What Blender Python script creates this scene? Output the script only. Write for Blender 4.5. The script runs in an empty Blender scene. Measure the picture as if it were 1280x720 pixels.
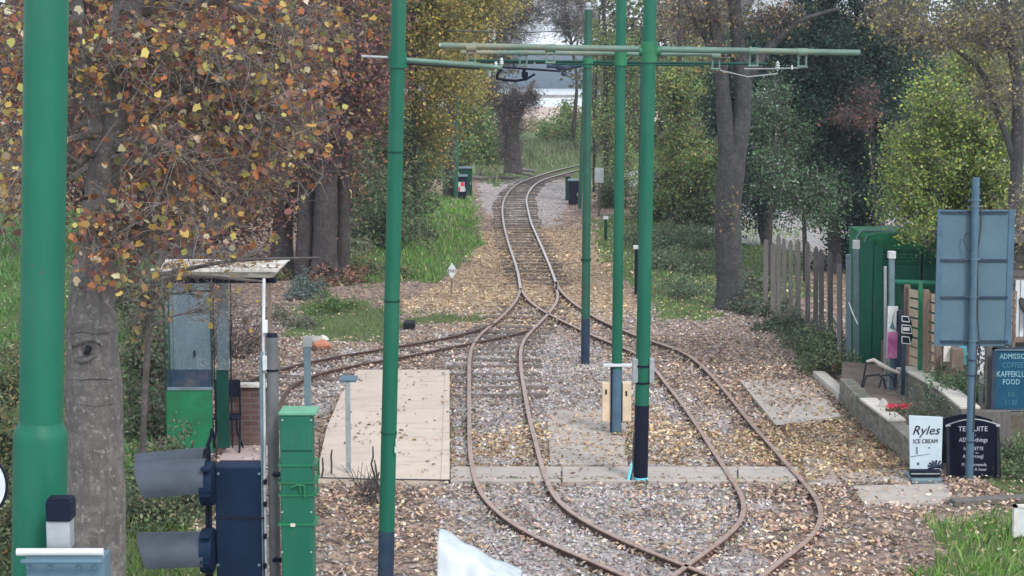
import bpy, math, random
import numpy as np
from mathutils import Vector, Matrix
random.seed(7); RNG = np.random.default_rng(11)
scene = bpy.context.scene
COL = scene.collection
F = 2400.0; CX = 640.0; CY = 360.0; H = 5.2
PITCH = math.atan(303 / F)
cp, sp = math.cos(PITCH), math.sin(PITCH)

# ------------------------------------------------------------------ survey helpers (photo point -> place in the world)
def ray(px, py):
    u = (px - CX) / F; v = (CY - py) / F
    return Vector((u, cp + v * sp, -sp + v * cp))
def P(px, py, Y):
    d = ray(px, py); t = Y / d.y
    return Vector((d.x * t, Y, H + d.z * t))
def G(px, py, z=0.0):
    d = ray(px, py); t = (z - H) / d.z
    return Vector((d.x * t, d.y * t, z))
def YG(py, z=0.0): return G(640, py, z).y
def proj(p):                                   # numpy (N,3) -> px,py
    p = np.asarray(p); x = p[:, 0]; y = p[:, 1]; z = p[:, 2] - H
    f = y * cp - z * sp; u = y * sp + z * cp
    return CX + F * x / f, CY - F * u / f

# ------------------------------------------------------------------ materials
def nmat(name):
    m = bpy.data.materials.new(name); m.use_nodes = True
    nt = m.node_tree; b = nt.nodes['Principled BSDF']
    return m, nt, b
def mixrgb(nt, fac, a, b, mode='MIX'):
    n = nt.nodes.new('ShaderNodeMix'); n.data_type = 'RGBA'; n.blend_type = mode
    for k, v in ((0, fac), (6, a), (7, b)):
        if hasattr(v, 'is_linked') or hasattr(v, 'links'): nt.links.new(v, n.inputs[k])
        else: n.inputs[k].default_value = v if k == 0 else (*v, 1) if len(v) == 3 else v
    return n.outputs[2]
def noise(nt, scale, detail=4, rough=.6, vec=None, stretch=None):
    n = nt.nodes.new('ShaderNodeTexNoise'); n.inputs['Scale'].default_value = scale
    n.inputs['Detail'].default_value = detail; n.inputs['Roughness'].default_value = rough
    tc = nt.nodes.new('ShaderNodeTexCoord'); src = tc.outputs['Object']
    if stretch:
        mp = nt.nodes.new('ShaderNodeMapping'); mp.inputs['Scale'].default_value = stretch
        nt.links.new(src, mp.inputs[0]); src = mp.outputs[0]
    nt.links.new(src, n.inputs['Vector'])
    return n.outputs['Fac']
def ramp(nt, fac, stops):
    r = nt.nodes.new('ShaderNodeValToRGB'); e = r.color_ramp.elements
    while len(e) < len(stops): e.new(.5)
    for i, (p, c) in enumerate(stops):
        e[i].position = p; e[i].color = (*c, 1) if len(c) == 3 else c
    nt.links.new(fac, r.inputs[0]); return r.outputs[0]
def bump(nt, b, h, strength=.3, dist=.01):
    n = nt.nodes.new('ShaderNodeBump'); n.inputs['Strength'].default_value = strength; n.inputs['Distance'].default_value = dist
    nt.links.new(h, n.inputs['Height']); nt.links.new(n.outputs[0], b.inputs['Normal'])
def paint(name, c, rough=.5, var=.35, scale=6, metal=0, dirt=None, bmp=.15, stretch=None, dscale=None, spec=.5):
    m, nt, b = nmat(name)
    n1 = noise(nt, scale, 5, .65, stretch=stretch)
    lo = tuple(x * (1 - var) for x in c); hi = tuple(min(1, x * (1 + var)) for x in c)
    col = ramp(nt, n1, [(.3, lo), (.7, hi)])
    if dirt:
        n2 = noise(nt, dscale or scale * .35, 8, .75, stretch=stretch)
        f = ramp(nt, n2, [(.5, (0, 0, 0)), (.68, (1, 1, 1))])
        col = mixrgb(nt, f, col, dirt)
    nt.links.new(col, b.inputs['Base Color'])
    b.inputs['Roughness'].default_value = rough; b.inputs['Metallic'].default_value = metal; b.inputs['Specular IOR Level'].default_value = spec
    if bmp: bump(nt, b, noise(nt, scale * 6, 4), bmp, .004)
    return m
def leafmat(name, trans=.3, rough=.6):
    m, nt, b = nmat(name)
    a = nt.nodes.new('ShaderNodeAttribute'); a.attribute_name = 'col'
    nt.links.new(a.outputs['Color'], b.inputs['Base Color']); b.inputs['Roughness'].default_value = rough
    t = nt.nodes.new('ShaderNodeBsdfTranslucent'); nt.links.new(a.outputs['Color'], t.inputs['Color'])
    mx = nt.nodes.new('ShaderNodeMixShader'); mx.inputs[0].default_value = trans
    nt.links.new(b.outputs[0], mx.inputs[1]); nt.links.new(t.outputs[0], mx.inputs[2])
    nt.links.new(mx.outputs[0], nt.nodes['Material Output'].inputs[0])
    return m
M = {}
def mk_pole():
    m, nt, b = nmat('green_pole_paint')
    col = ramp(nt, noise(nt, 2.0, 6, .7, stretch=(3, 3, .35)), [(.3, (.003, .092, .053)), (.7, (.006, .132, .077))])
    col = mixrgb(nt, ramp(nt, noise(nt, 9, 8, .8, stretch=(3, 3, .22)), [(.55, (0,) * 3), (.66, (.55,) * 3)]), col, (.02, .065, .045))
    col = mixrgb(nt, ramp(nt, noise(nt, 34, 4, .6), [(.69, (0,) * 3), (.71, (.9,) * 3)]), col, (.09, .07, .055))
    col = mixrgb(nt, ramp(nt, noise(nt, .8, 5, .6), [(.5, (0,) * 3), (.7, (.35,) * 3)]), col, (.05, .16, .115))
    nt.links.new(col, b.inputs['Base Color']); b.inputs['Specular IOR Level'].default_value = .3
    nt.links.new(ramp(nt, noise(nt, 6, 5), [(.3, (.4,) * 3), (.7, (.65,) * 3)]), b.inputs['Roughness'])
    bump(nt, b, noise(nt, 22, 5), .25, .004); return m
M['green'] = mk_pole()
M['green2'] = paint('green_paint_cabinet', (.006, .15, .062), .5, .3, 5, dirt=(.02, .10, .05))
M['greenfar'] = paint('green_paint_weathered', (.010, .085, .052), .55, .25, 5, dirt=(.02, .06, .05))
M['dkgreen'] = paint('dark_green_paint', (.006, .055, .04), .5, .3, 5, spec=.15)
M['navy'] = paint('navy_paint', (.025, .045, .08), .5, .25, 6, spec=.15, dirt=(.10, .10, .11))
M['blacknavy'] = paint('near_black_paint', (.005, .008, .022), .6, .3, 6, spec=.15)
M['black'] = paint('black_plastic', (.012, .014, .022), .55, .3, 8, spec=.15)
M['signalback'] = paint('signal_black', (.006, .018, .045), .6, .25, 4, spec=.12)
M['visor'] = paint('visor_grey', (.05, .065, .085), .5, .25, 5, dirt=(.03, .04, .055), spec=.3)
M['steel'] = paint('grey_steel', (.13, .20, .235), .5, .2, 6, dirt=(.09, .13, .15), spec=.3)
M['bluesteel'] = paint('blue_grey_panel', (.085, .155, .20), .5, .1, 3, dirt=(.065, .125, .165), bmp=.05, spec=.25)
M['bluepole'] = paint('blue_grey_pole', (.065, .13, .19), .5, .15, 5, dirt=(.10, .15, .19), spec=.25)
M['galv'] = paint('galvanised', (.32, .35, .37), .5, .2, 9, metal=.3)
M['tube'] = paint('span_tube', (.09, .17, .135), .5, .35, 4, dirt=(.26, .20, .13), stretch=(.4, 1, 1))
M['white'] = paint('white_paint', (.56, .60, .62), .5, .1, 5, dirt=(.36, .37, .36))
M['offwhite'] = paint('weathered_white', (.60, .58, .54), .7, .2, 7, dirt=(.25, .24, .2), bmp=.3)
M['cream'] = paint('cream_box', (.62, .50, .36), .6, .12, 5, dirt=(.4, .32, .24))
M['red'] = paint('red_paint', (.55, .05, .07), .5, .2, 5)
M['pink'] = paint('pink_print', (.45, .10, .28), .5, .25, 12, dirt=(.6, .3, .45))
M['cyan'] = paint('cyan_tape', (.15, .65, .85), .4, .2, 9)
M['board'] = paint('blue_chalkboard', (.010, .075, .14), .55, .25, 5, spec=.15)
M['wood_grey'] = paint('weathered_wood', (.12, .112, .108), .85, .35, 5, dirt=(.1, .1, .085), stretch=(6, 6, .8), bmp=.6)
M['wood_brown'] = paint('brown_wood', (.17, .125, .10), .8, .3, 6, dirt=(.1, .08, .06), stretch=(5, 5, .8), bmp=.5)
M['slat'] = paint('pale_slats', (.50, .40, .29), .8, .2, 6, dirt=(.28, .22, .16), stretch=(1, 1, 8), bmp=.4)
M['sleeper'] = paint('sleeper_wood', (.11, .088, .078), .9, .4, 12, dirt=(.16, .12, .10), bmp=.7)
M['rail_side'] = paint('rust', (.075, .042, .034), .85, .35, 20, bmp=.5)
M['rail_top'] = paint('worn_rail', (.36, .25, .205), .42, .3, 14, metal=.3, dirt=(.19, .115, .085))
M['rail_shiny'] = paint('bright_rail', (.55, .50, .47), .35, .15, 10, metal=.5)
M['brick'] = None
M['rubber'] = paint('cable', (.03, .035, .04), .6, .2, 9)
M['flower'] = paint('flower_red', (.7, .03, .08), .6, .3, 20)
M['terracotta'] = paint('terracotta', (.42, .17, .10), .8, .2, 9)
M['stone'] = paint('stone', (.34, .32, .29), .9, .3, 8, dirt=(.16, .16, .12), bmp=.8)
M['leaf'] = leafmat('leaf', .38)
M['litter'] = leafmat('fallen_leaf', .12, .75)
M['chip'] = leafmat('ballast_chip', 0.0, .9)
def mk_brick():
    m, nt, b = nmat('red_brick')
    t = nt.nodes.new('ShaderNodeTexBrick'); t.inputs['Scale'].default_value = 1
    t.inputs['Brick Width'].default_value = .215; t.inputs['Row Height'].default_value = .075; t.inputs['Mortar Size'].default_value = .008
    t.inputs['Color1'].default_value = (.09, .045, .042, 1); t.inputs['Color2'].default_value = (.13, .07, .062, 1); t.inputs['Mortar'].default_value = (.12, .11, .105, 1)
    tc = nt.nodes.new('ShaderNodeTexCoord'); mp = nt.nodes.new('ShaderNodeMapping'); mp.inputs['Rotation'].default_value = (math.pi / 2, 0, 0)
    nt.links.new(tc.outputs['Object'], mp.inputs[0]); nt.links.new(mp.outputs[0], t.inputs['Vector'])
    nt.links.new(t.outputs['Color'], b.inputs['Base Color']); b.inputs['Roughness'].default_value = .9
    return m
M['brick'] = mk_brick()
def mk_glass():
    m, nt, b = nmat('dirty_glass')
    nt.nodes.remove(b)
    g = nt.nodes.new('ShaderNodeBsdfGlossy'); g.inputs['Roughness'].default_value = .15; g.inputs['Color'].default_value = (.8, .9, .95, 1)
    t = nt.nodes.new('ShaderNodeBsdfTransparent'); t.inputs['Color'].default_value = (.8, .9, .92, 1)
    d = nt.nodes.new('ShaderNodeBsdfDiffuse'); d.inputs['Color'].default_value = (.20, .28, .34, 1)
    mx = nt.nodes.new('ShaderNodeMixShader'); mx.inputs[0].default_value = .12
    nt.links.new(t.outputs[0], mx.inputs[1]); nt.links.new(g.outputs[0], mx.inputs[2])
    mx2 = nt.nodes.new('ShaderNodeMixShader')
    f = ramp(nt, noise(nt, 2.5, 6, .7, stretch=(1, 1, .5)), [(.3, (.22,) * 3), (.7, (.5,) * 3)])
    nt.links.new(f, mx2.inputs[0])
    nt.links.new(mx.outputs[0], mx2.inputs[1]); nt.links.new(d.outputs[0], mx2.inputs[2])
    nt.links.new(mx2.outputs[0], nt.nodes['Material Output'].inputs[0])
    return m
M['glass'] = mk_glass()
def bark(name, c, c2, scale=7, st=.8, moss=None):
    m, nt, b = nmat(name)
    n1 = noise(nt, scale, 8, .7, stretch=(2.2, 2.2, .45))
    n2 = noise(nt, scale * .4, 5, .6)
    col = ramp(nt, n1, [(.32, c2), (.66, c)])
    col = mixrgb(nt, ramp(nt, n2, [(.45, (0, 0, 0)), (.65, (.7,) * 3)]), col, moss or tuple(x * 1.5 for x in c))
    n3 = noise(nt, scale * .9, 6, .75, stretch=(.8, .8, 1.6))
    col = mixrgb(nt, ramp(nt, n3, [(.47, (0, 0, 0)), (.56, (.75,) * 3)]), col, tuple(x * .55 for x in c))
    col = mixrgb(nt, ramp(nt, noise(nt, scale * 2.3, 6, .7), [(.56, (0, 0, 0)), (.64, (.8,) * 3)]), col, tuple(min(1, x * 1.7) for x in c))
    nt.links.new(col, b.inputs['Base Color']); b.inputs['Roughness'].default_value = .9
    bump(nt, b, n1, st, .06)
    return m
M['bark_big'] = bark('grey_bark', (.22, .205, .195), (.085, .08, .078), 9, 1.0, (.27, .26, .245))
M['bark_dark'] = bark('dark_bark', (.065, .055, .056), (.022, .019, .021))
M['bark_right'] = bark('grey_green_bark', (.07, .07, .072), (.026, .027, .03), 8, 1.0, (.10, .10, .10))
M['twig'] = bark('twig_bark', (.115, .10, .095), (.06, .05, .05), 12)
M['twig_light'] = bark('pale_twig_bark', (.21, .185, .17), (.085, .075, .07), 12)
def mk_concrete(name, c, c2, stain, crack=True):
    m, nt, b = nmat(name)
    col = ramp(nt, noise(nt, 1.6, 9, .7), [(.32, c2), (.62, c)])
    fine = noise(nt, 60, 3, .7)
    col = mixrgb(nt, .45, col, ramp(nt, fine, [(.35, tuple(x * .72 for x in c)), (.65, tuple(x * 1.12 for x in c))]))
    st = noise(nt, 3.2, 10, .8, stretch=(.35, 2.2, 1))
    col = mixrgb(nt, ramp(nt, st, [(.55, (0, 0, 0)), (.64, (.85,) * 3)]), col, stain)
    col = mixrgb(nt, ramp(nt, noise(nt, 5, 9, .8, stretch=(.25, 3, 1)), [(.62, (0, 0, 0)), (.66, (.9,) * 3)]), col, tuple(x * .5 for x in stain))
    col = mixrgb(nt, ramp(nt, noise(nt, .9, 6, .7), [(.5, (0, 0, 0)), (.7, (.5,) * 3)]), col, tuple(x * .72 for x in c))
    nt.links.new(col, b.inputs['Base Color']); b.inputs['Roughness'].default_value = .85
    bump(nt, b, fine, .4, .006)
    return m
M['concrete'] = mk_concrete('pink_concrete', (.55, .465, .385), (.44, .37, .31), (.24, .20, .18))
M['concrete_grey'] = mk_concrete('grey_concrete', (.41, .365, .325), (.29, .26, .235), (.18, .165, .15))
def mk_wall():
    m, nt, b = nmat('rubble_wall')
    v = nt.nodes.new('ShaderNodeTexVoronoi'); v.inputs['Scale'].default_value = 5.5; tc = nt.nodes.new('ShaderNodeTexCoord'); mp = nt.nodes.new('ShaderNodeMapping'); mp.inputs['Scale'].default_value = (1, 1, 1.9)
    nt.links.new(tc.outputs['Object'], mp.inputs[0]); nt.links.new(mp.outputs[0], v.inputs['Vector'])
    sp_ = nt.nodes.new('ShaderNodeSeparateColor'); nt.links.new(v.outputs['Color'], sp_.inputs[0])
    col = ramp(nt, sp_.outputs[0], [(0, (.10, .095, .085)), (.5, (.20, .185, .16)), (1, (.30, .27, .235))])
    n1 = noise(nt, 14, 8, .75); col = mixrgb(nt, .5, col, ramp(nt, n1, [(.3, (.05, .05, .04)), (.7, (.32, .30, .26))]))
    col = mixrgb(nt, ramp(nt, noise(nt, 2.2, 7, .7), [(.5, (0,) * 3), (.62, (.7,) * 3)]), col, (.07, .10, .045))
    nt.links.new(col, b.inputs['Base Color']); b.inputs['Roughness'].default_value = .95
    h = mixrgb(nt, .5, v.outputs['Distance'], n1); bump(nt, b, h, 1, -.05); return m
M['wallstone'] = mk_wall()
M['coping'] = mk_concrete('coping', (.58, .54, .48), (.42, .40, .35), (.26, .25, .21))

# ------------------------------------------------------------------ mesh helpers
class MB:
    def __init__(s): s.v = []; s.f = []; s.m = []
    def add(s, vs, fs, mi=0):
        o = len(s.v); s.v += [tuple(v) for v in vs]; s.f += [tuple(i + o for i in f) for f in fs]; s.m += [mi] * len(fs); return s
    def box(s, a, b, mi=0):
        x0, x1 = sorted((a[0], b[0])); y0, y1 = sorted((a[1], b[1])); z0, z1 = sorted((a[2], b[2]))
        return s.add([(x0, y0, z0), (x1, y0, z0), (x1, y1, z0), (x0, y1, z0), (x0, y0, z1), (x1, y0, z1), (x1, y1, z1), (x0, y1, z1)],
                     [(3, 2, 1, 0), (4, 5, 6, 7), (0, 1, 5, 4), (1, 2, 6, 5), (2, 3, 7, 6), (3, 0, 4, 7)], mi)
    def boxpx(s, x0, y0, x1, y1, Y, depth, mi=0):
        a = P(x0, y0, Y); b = P(x1, y1, Y)
        return s.box((a.x, Y, a.z), (b.x, Y + depth, b.z), mi)
    def bar(s, p, q, w, h, mi=0):                # rectangular bar p->q, width w (horizontal), height h
        p = Vector(p); q = Vector(q); d = (q - p).normalized()
        up = Vector((0, 0, 1)) if abs(d.z) < .95 else Vector((0, 1, 0))
        r = d.cross(up).normalized(); u = r.cross(d)
        vs = [e + r * (w / 2 * i) + u * (h / 2 * j) for e in (p, q) for i, j in ((-1, -1), (1, -1), (1, 1), (-1, 1))]
        return s.add(vs, [(0, 1, 2, 3), (7, 6, 5, 4), (0, 4, 5, 1), (1, 5, 6, 2), (2, 6, 7, 3), (3, 7, 4, 0)], mi)
    def tube(s, pts, rad, n=8, cap=True, mi=0):
        pts = [Vector(p) for p in pts]
        if not hasattr(rad, '__len__'): rad = [rad] * len(pts)
        vs = []; fs = []
        prev = None
        for i, p in enumerate(pts):
            d = (pts[min(i + 1, len(pts) - 1)] - pts[max(i - 1, 0)])
            d = d.normalized() if d.length > 1e-9 else Vector((0, 0, 1))
            if prev is None:
                a = d.orthogonal().normalized()
            else:
                a = prev - d * prev.dot(d)
                a = a.normalized() if a.length > 1e-6 else d.orthogonal().normalized()
            prev = a; b = d.cross(a)
            for k in range(n):
                t = 2 * math.pi * k / n
                vs.append(p + (a * math.cos(t) + b * math.sin(t)) * rad[i])
        for i in range(len(pts) - 1):
            for k in range(n):
                k2 = (k + 1) % n
                fs.append((i * n + k, i * n + k2, (i + 1) * n + k2, (i + 1) * n + k))
        if cap and n > 2:
            fs.append(tuple(reversed(range(n)))); fs.append(tuple((len(pts) - 1) * n + k for k in range(n)))
        return s.add(vs, fs, mi)
    def prism(s, poly, z0, z1, mi=0):
        n = len(poly); vs = [(p[0], p[1], z0) for p in poly] + [(p[0], p[1], z1) for p in poly]
        fs = [tuple(reversed(range(n))), tuple(range(n, 2 * n))] + [(i, (i + 1) % n, n + (i + 1) % n, n + i) for i in range(n)]
        return s.add(vs, fs, mi)
    def ball(s, c, r, n=10, sq=(1, 1, 1)):
        pts = []; fs = []
        m = n // 2
        for i in range(m + 1):
            a = math.pi * i / m
            for k in range(n):
                t = 2 * math.pi * k / n
                pts.append((c[0] + r * sq[0] * math.sin(a) * math.cos(t), c[1] + r * sq[1] * math.sin(a) * math.sin(t), c[2] + r * sq[2] * math.cos(a)))
        for i in range(m):
            for k in range(n):
                fs.append((i * n + k, (i + 1) * n + k, (i + 1) * n + (k + 1) % n, i * n + (k + 1) % n))
        return s.add(pts, fs)
    def build(s, name, mats, parent=None, smooth=False, bevel=0):
        me = bpy.data.meshes.new(name)
        off = Vector((0, 0, 0))
        r = parent
        while r is not None: off += r.location; r = r.parent
        me.from_pydata([(v[0] - off.x, v[1] - off.y, v[2] - off.z) for v in s.v], [], s.f)
        if not isinstance(mats, (list, tuple)): mats = [mats]
        for m in mats: me.materials.append(m)
        if len(mats) > 1: me.polygons.foreach_set('material_index', s.m)
        if smooth:
            me.polygons.foreach_set('use_smooth', [True] * len(me.polygons))
        me.update()
        o = bpy.data.objects.new(name, me); COL.objects.link(o)
        if parent is not None: o.parent = parent
        if smooth == 'auto' or (smooth and not bevel):
            try: me.set_sharp_from_angle(angle=math.radians(40))
            except Exception: pass
        if bevel:
            b = o.modifiers.new('bevel', 'BEVEL'); b.width = bevel; b.segments = 2; b.limit_method = 'ANGLE'
        return o
def tag(o, label=None, cat=None, group=None, kind=None):
    if label: o['label'] = label
    if cat: o['category'] = cat
    if group: o['group'] = group
    if kind: o['kind'] = kind
    return o
def thing(name, label, cat, loc, group=None):
    o = bpy.data.objects.new(name, None); COL.objects.link(o); o.location = loc; o.empty_display_size = .2
    return tag(o, label, cat, group)
def npmesh(name, V, k, cols, mat, parent=None):
    """V (N,k,3) polygons of k corners each, cols (N,3)"""
    N = len(V); me = bpy.data.meshes.new(name)
    off = np.zeros(3); r = parent
    while r is not None: off += np.array(r.location); r = r.parent
    V = (V.reshape(-1, 3) - off).astype(np.float32)
    me.vertices.add(N * k); me.vertices.foreach_set('co', V.ravel())
    me.loops.add(N * k); me.loops.foreach_set('vertex_index', np.arange(N * k, dtype=np.int32))
    me.polygons.add(N); me.polygons.foreach_set('loop_start', np.arange(0, N * k, k, dtype=np.int32))
    me.update(calc_edges=True)
    a = me.color_attributes.new('col', 'FLOAT_COLOR', 'POINT')
    c = np.ones((N, k, 4), np.float32); c[:, :, :3] = cols[:, None, :]
    a.data.foreach_set('color', c.ravel())
    me.materials.append(mat)
    o = bpy.data.objects.new(name, me); COL.objects.link(o)
    if parent is not None: o.parent = parent
    return o
def unit(a): return a / (np.linalg.norm(a, axis=1, keepdims=True) + 1e-9)
SH_DIAMOND = np.array([(-.5, 0, 0), (0, -.3, .07), (.5, 0, 0), (0, .3, .07)])
SH_MAPLE = np.array([(-.5, 0, 0), (-.2, -.14, .03), (-.22, -.42, .1), (.0, -.25, .04), (.2, -.45, .08), (.18, -.16, .02), (.52, 0, -.06), (.18, .16, .02), (.2, .45, .08), (0, .25, .04), (-.22, .42, .1), (-.2, .14, .03)])
SH_LOBED = np.array([(.5 * math.cos(t) * (1 - .12 * (k % 2)), .42 * math.sin(t) * (1 - .2 * (k % 2)), .1 * abs(math.sin(t))) for k, t in enumerate(np.linspace(0, 2 * math.pi, 11)[:-1])])
SH_OVAL = np.array([(-.5, 0, 0), (-.2, -.22, .05), (.2, -.24, .05), (.5, 0, -.04), (.2, .24, .05), (-.2, .22, .05)])
def pick(pal, n):
    w = np.array([p[1] for p in pal], float); w /= w.sum()
    c = np.array([p[0] for p in pal])[RNG.choice(len(pal), n, p=w)]
    return np.clip(c * RNG.uniform(.65, 1.35, (n, 1)) * RNG.uniform(.9, 1.1, (n, 3)), 0, 1)
def leaves(name, C, size, cols, shape, parent=None, mat=None, flat=None, asp=1):
    n = len(C)
    if flat is None:
        nn = unit(RNG.normal(size=(n, 3)) + np.array([0, -.5, .6]))
    else:
        nn = unit(np.concatenate([RNG.normal(0, flat, (n, 2)), np.ones((n, 1))], 1))
    a = unit(np.cross(nn, unit(RNG.normal(size=(n, 3))))); b = np.cross(nn, a)
    L = (size * RNG.uniform(.6, 1.3, n))[:, None, None]
    S = shape[None] * (RNG.uniform(.7, 1.25, (n, len(shape), 1)) if len(shape) > 6 else 1)
    V = C[:, None, :] + L * (S[:, :, 0:1] * a[:, None] + S[:, :, 1:2] * asp * b[:, None] + S[:, :, 2:3] * RNG.uniform(-1.5, 2.5, (n, 1, 1)) * nn[:, None])
    return npmesh(name, V, len(shape), cols, mat or M['leaf'], parent)
def tubes_path(p0, p1, n, jit, sag=0):
    p0 = Vector(p0); p1 = Vector(p1); L = (p1 - p0).length
    out = []
    for i in range(n + 1):
        t = i / n; p = p0.lerp(p1, t)
        w = math.sin(math.pi * t) * L
        p = p + Vector((random.gauss(0, jit), random.gauss(0, jit), random.gauss(0, jit))) * w + Vector((0, 0, sag * w))
        out.append(p)
    return out
def rell():
    while True:
        v = Vector((random.uniform(-1, 1), random.uniform(-1, 1), random.uniform(-1, 1)))
        if .05 < v.length < 1: return v * (v.length ** -.35)

def tree(name, label, cat, trunks, blobs, pal, nleaf, lsize, barkm='bark_dark', twigm='twig', limbs=3, twigs=14, twl=1.2, spread=.16,
         shape=SH_DIAMOND, group=None, sides=10, subt=3, twr=.012, clumps=1.0, gam=1.1, crown='crown', ry=None, droop=0.0, extra=None):
    """trunks: lists of (px,py,Y,radius px); blobs: (px,py,Y,rpx,rpy)"""
    tw = [[(P(a, b, Y), r * Y / F) for a, b, Y, r in t] for t in trunks]
    base = tw[0][0][0]
    root = thing(name, label, cat, (base.x, base.y, base.z), group)
    mb = MB()
    allpts = []
    for t in tw:
        pts = []; rad = []
        for i in range(len(t) - 1):
            k = 6
            for j in range(k):
                s = j / k
                pts.append(t[i][0].lerp(t[i + 1][0], s)); rad.append((t[i][1] * (1 - s) + t[i + 1][1] * s) * random.uniform(.96, 1.05))
        pts.append(t[-1][0]); rad.append(t[-1][1])
        # smooth
        for _ in range(2):
            pts = [pts[0]] + [(pts[i - 1] + pts[i] * 2 + pts[i + 1]) / 4 for i in range(1, len(pts) - 1)] + [pts[-1]]
        mb.tube(pts, rad, sides)
        allpts += list(zip(pts, rad))
    if extra: extra(mb)
    mb.build('trunk', M[barkm], root, smooth=True)
    lb = MB(); tpts = []
    vol = [b[3] * b[4] * (b[2] / F) ** 2 for b in blobs]; vt = sum(vol)
    for bi, b in enumerate(blobs):
        px, py, Y, rx, rz = b[:5]
        c = P(px, py, Y); R = Vector((rx * Y / F, ry or min(2.2, (rx + rz) / 2 * Y / F), rz * Y / F))
        share = vol[bi] / vt * len(blobs)
        for _ in range(max(1, round(limbs))):
            cand = [q for q in allpts if q[0].z < c.z + R.z * .6] or allpts
            cand = sorted(cand, key=lambda q: (q[0] - c).length)[:6]
            st, sr = random.choice(cand)
            e = rell(); tgt = c + Vector((e.x * R.x, e.y * R.y, e.z * R.z)) * .55
            L = (tgt - st).length
            path = tubes_path(st, tgt, 7, .035, .06)
            r0 = min(sr * .6, .02 + L * .014)
            lb.tube(path, [r0 * (1 - i / 8.5) for i in range(8)], 6, cap=False)
            for _ in range(max(1, int(twigs * share / limbs * 3))):
                t = random.uniform(.35, 1); a = path[min(7, int(t * 7))]
                e = rell(); q = c + Vector((e.x * R.x, e.y * R.y, e.z * R.z))
                d = q - a
                if d.length > twl * 2: a = q - d.normalized() * twl * random.uniform(1, 2)
                q = q + Vector((0, 0, -droop * random.random()))
                tp = tubes_path(a, q, 4, .07, .05)
                lb.tube(tp, [twr * (1 - i / 5.5) for i in range(5)], 4, cap=False)
                tpts += tp[1:]
                for _ in range(subt):
                    i = random.randint(1, 4); dd = Vector((random.gauss(0, 1), random.gauss(0, 1), random.gauss(.1, 1))).normalized() * twl * random.uniform(.2, .55)
                    tq = tp[i] + dd + Vector((0, 0, -droop * .5 * random.random()))
                    t2 = tubes_path(tp[i], tq, 2, .08)
                    lb.tube(t2, [twr * .5, twr * .4, twr * .2], 3, cap=False)
                    tpts += t2[1:]
    lb.build('branches', M[twigm], root, smooth=True)
    if nleaf:
        T = np.array([tuple(p) for p in tpts])
        nc = max(4, int(len(T) * clumps)); T = T[RNG.choice(len(T), min(nc, len(T)), replace=False)]
        w = RNG.gamma(gam, 1, len(T)); w /= w.sum()
        idx = RNG.choice(len(T), nleaf, p=w)
        C = T[idx] + RNG.normal(0, spread, (nleaf, 3)) * np.array([1, 1, .8])
        # leaf colour drifts from clump to clump, as on a real autumn tree
        drift = RNG.uniform(.72, 1.3, len(T))[idx][:, None]
        leaves(crown, C, lsize, np.clip(pick(pal, nleaf) * drift, 0, 1), shape, root)
    return root
def bush(name, label, blobs, pal, nleaf, lsize, group=None, shape=SH_OVAL, cat='shrub', stems=10, ry=None, spread=.06, twr=.008, twl=.4, crown='foliage'):
    """blobs (px,py,Y,rpx,rpy); stems rise from the ground under them"""
    b0 = blobs[0]; c0 = P(b0[0], b0[1], b0[2])
    root = thing(name, label, cat, (c0.x, c0.y, 0), group)
    mb = MB(); tp = []
    vol = np.array([b[3] * b[4] for b in blobs], float); vol /= vol.sum()
    for bi, b in enumerate(blobs):
        px, py, Y, rx, rz = b; c = P(px, py, Y); s = Y / F
        R = Vector((rx * s, ry or min(1.5, (rx + rz) / 2 * s), rz * s))
        for _ in range(max(3, int(stems * vol[bi] * len(blobs)))):
            e = rell(); q = c + Vector((e.x * R.x, e.y * R.y, e.z * R.z)); q.z = max(q.z, .03)
            a = Vector((c.x + (q.x - c.x) * .4, c.y + (q.y - c.y) * .4, max(0, c.z - R.z * 1.1)))
            path = tubes_path(a, q, 5, .05, .04)
            mb.tube(path, [twr * (1 - i / 6.5) for i in range(6)], 4, cap=False)
            tp += path[2:]
            for _ in range(3):
                i = random.randint(2, 5)
                e = rell(); q2 = path[i] + Vector((e.x, e.y, e.z)) * twl
                q2.z = max(q2.z, .02)
                t2 = tubes_path(path[i], q2, 2, .08); mb.tube(t2, [twr * .5, twr * .4, twr * .2], 3, cap=False); tp += t2[1:]
    mb.build('stems', M['twig'], root, smooth=True)
    T = np.array([tuple(p) for p in tp]); w = RNG.gamma(1.2, 1, len(T)); w /= w.sum()
    idx = RNG.choice(len(T), nleaf, p=w)
    C = T[idx] + RNG.normal(0, spread, (nleaf, 3)); C[:, 2] = np.maximum(C[:, 2], .015)
    drift = RNG.uniform(.7, 1.3, len(T))[idx][:, None]
    leaves(crown, C, lsize, np.clip(pick(pal, nleaf) * drift, 0, 1), shape, root)
    return root
def text(body, size, origin, parent, mat, right=Vector((1, 0, 0)), up=Vector((0, 0, 1)), align='CENTER', ext=.002, name='lettering', sx=1.0, shear=0):
    cu = bpy.data.curves.new('t', 'FONT'); cu.body = body; cu.size = size; cu.align_x = align; cu.extrude = ext; cu.shear = shear
    cu.resolution_u = 2
    o = bpy.data.objects.new('t', cu); COL.objects.link(o)
    dg = bpy.context.evaluated_depsgraph_get(); dg.update()
    me = bpy.data.meshes.new_from_object(o.evaluated_get(dg))
    bpy.data.objects.remove(o); bpy.data.curves.remove(cu)
    nrm = right.cross(up)
    off = Vector((0, 0, 0)); r = parent
    while r is not None: off += r.location; r = r.parent
    for v in me.vertices:
        v.co = Vector(origin) + right * (v.co.x * sx) + up * v.co.y + nrm * v.co.z - off
    me.materials.clear(); me.materials.append(mat); me.name = name
    t = bpy.data.objects.new(name, me); COL.objects.link(t); t.parent = parent
    return t

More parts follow.
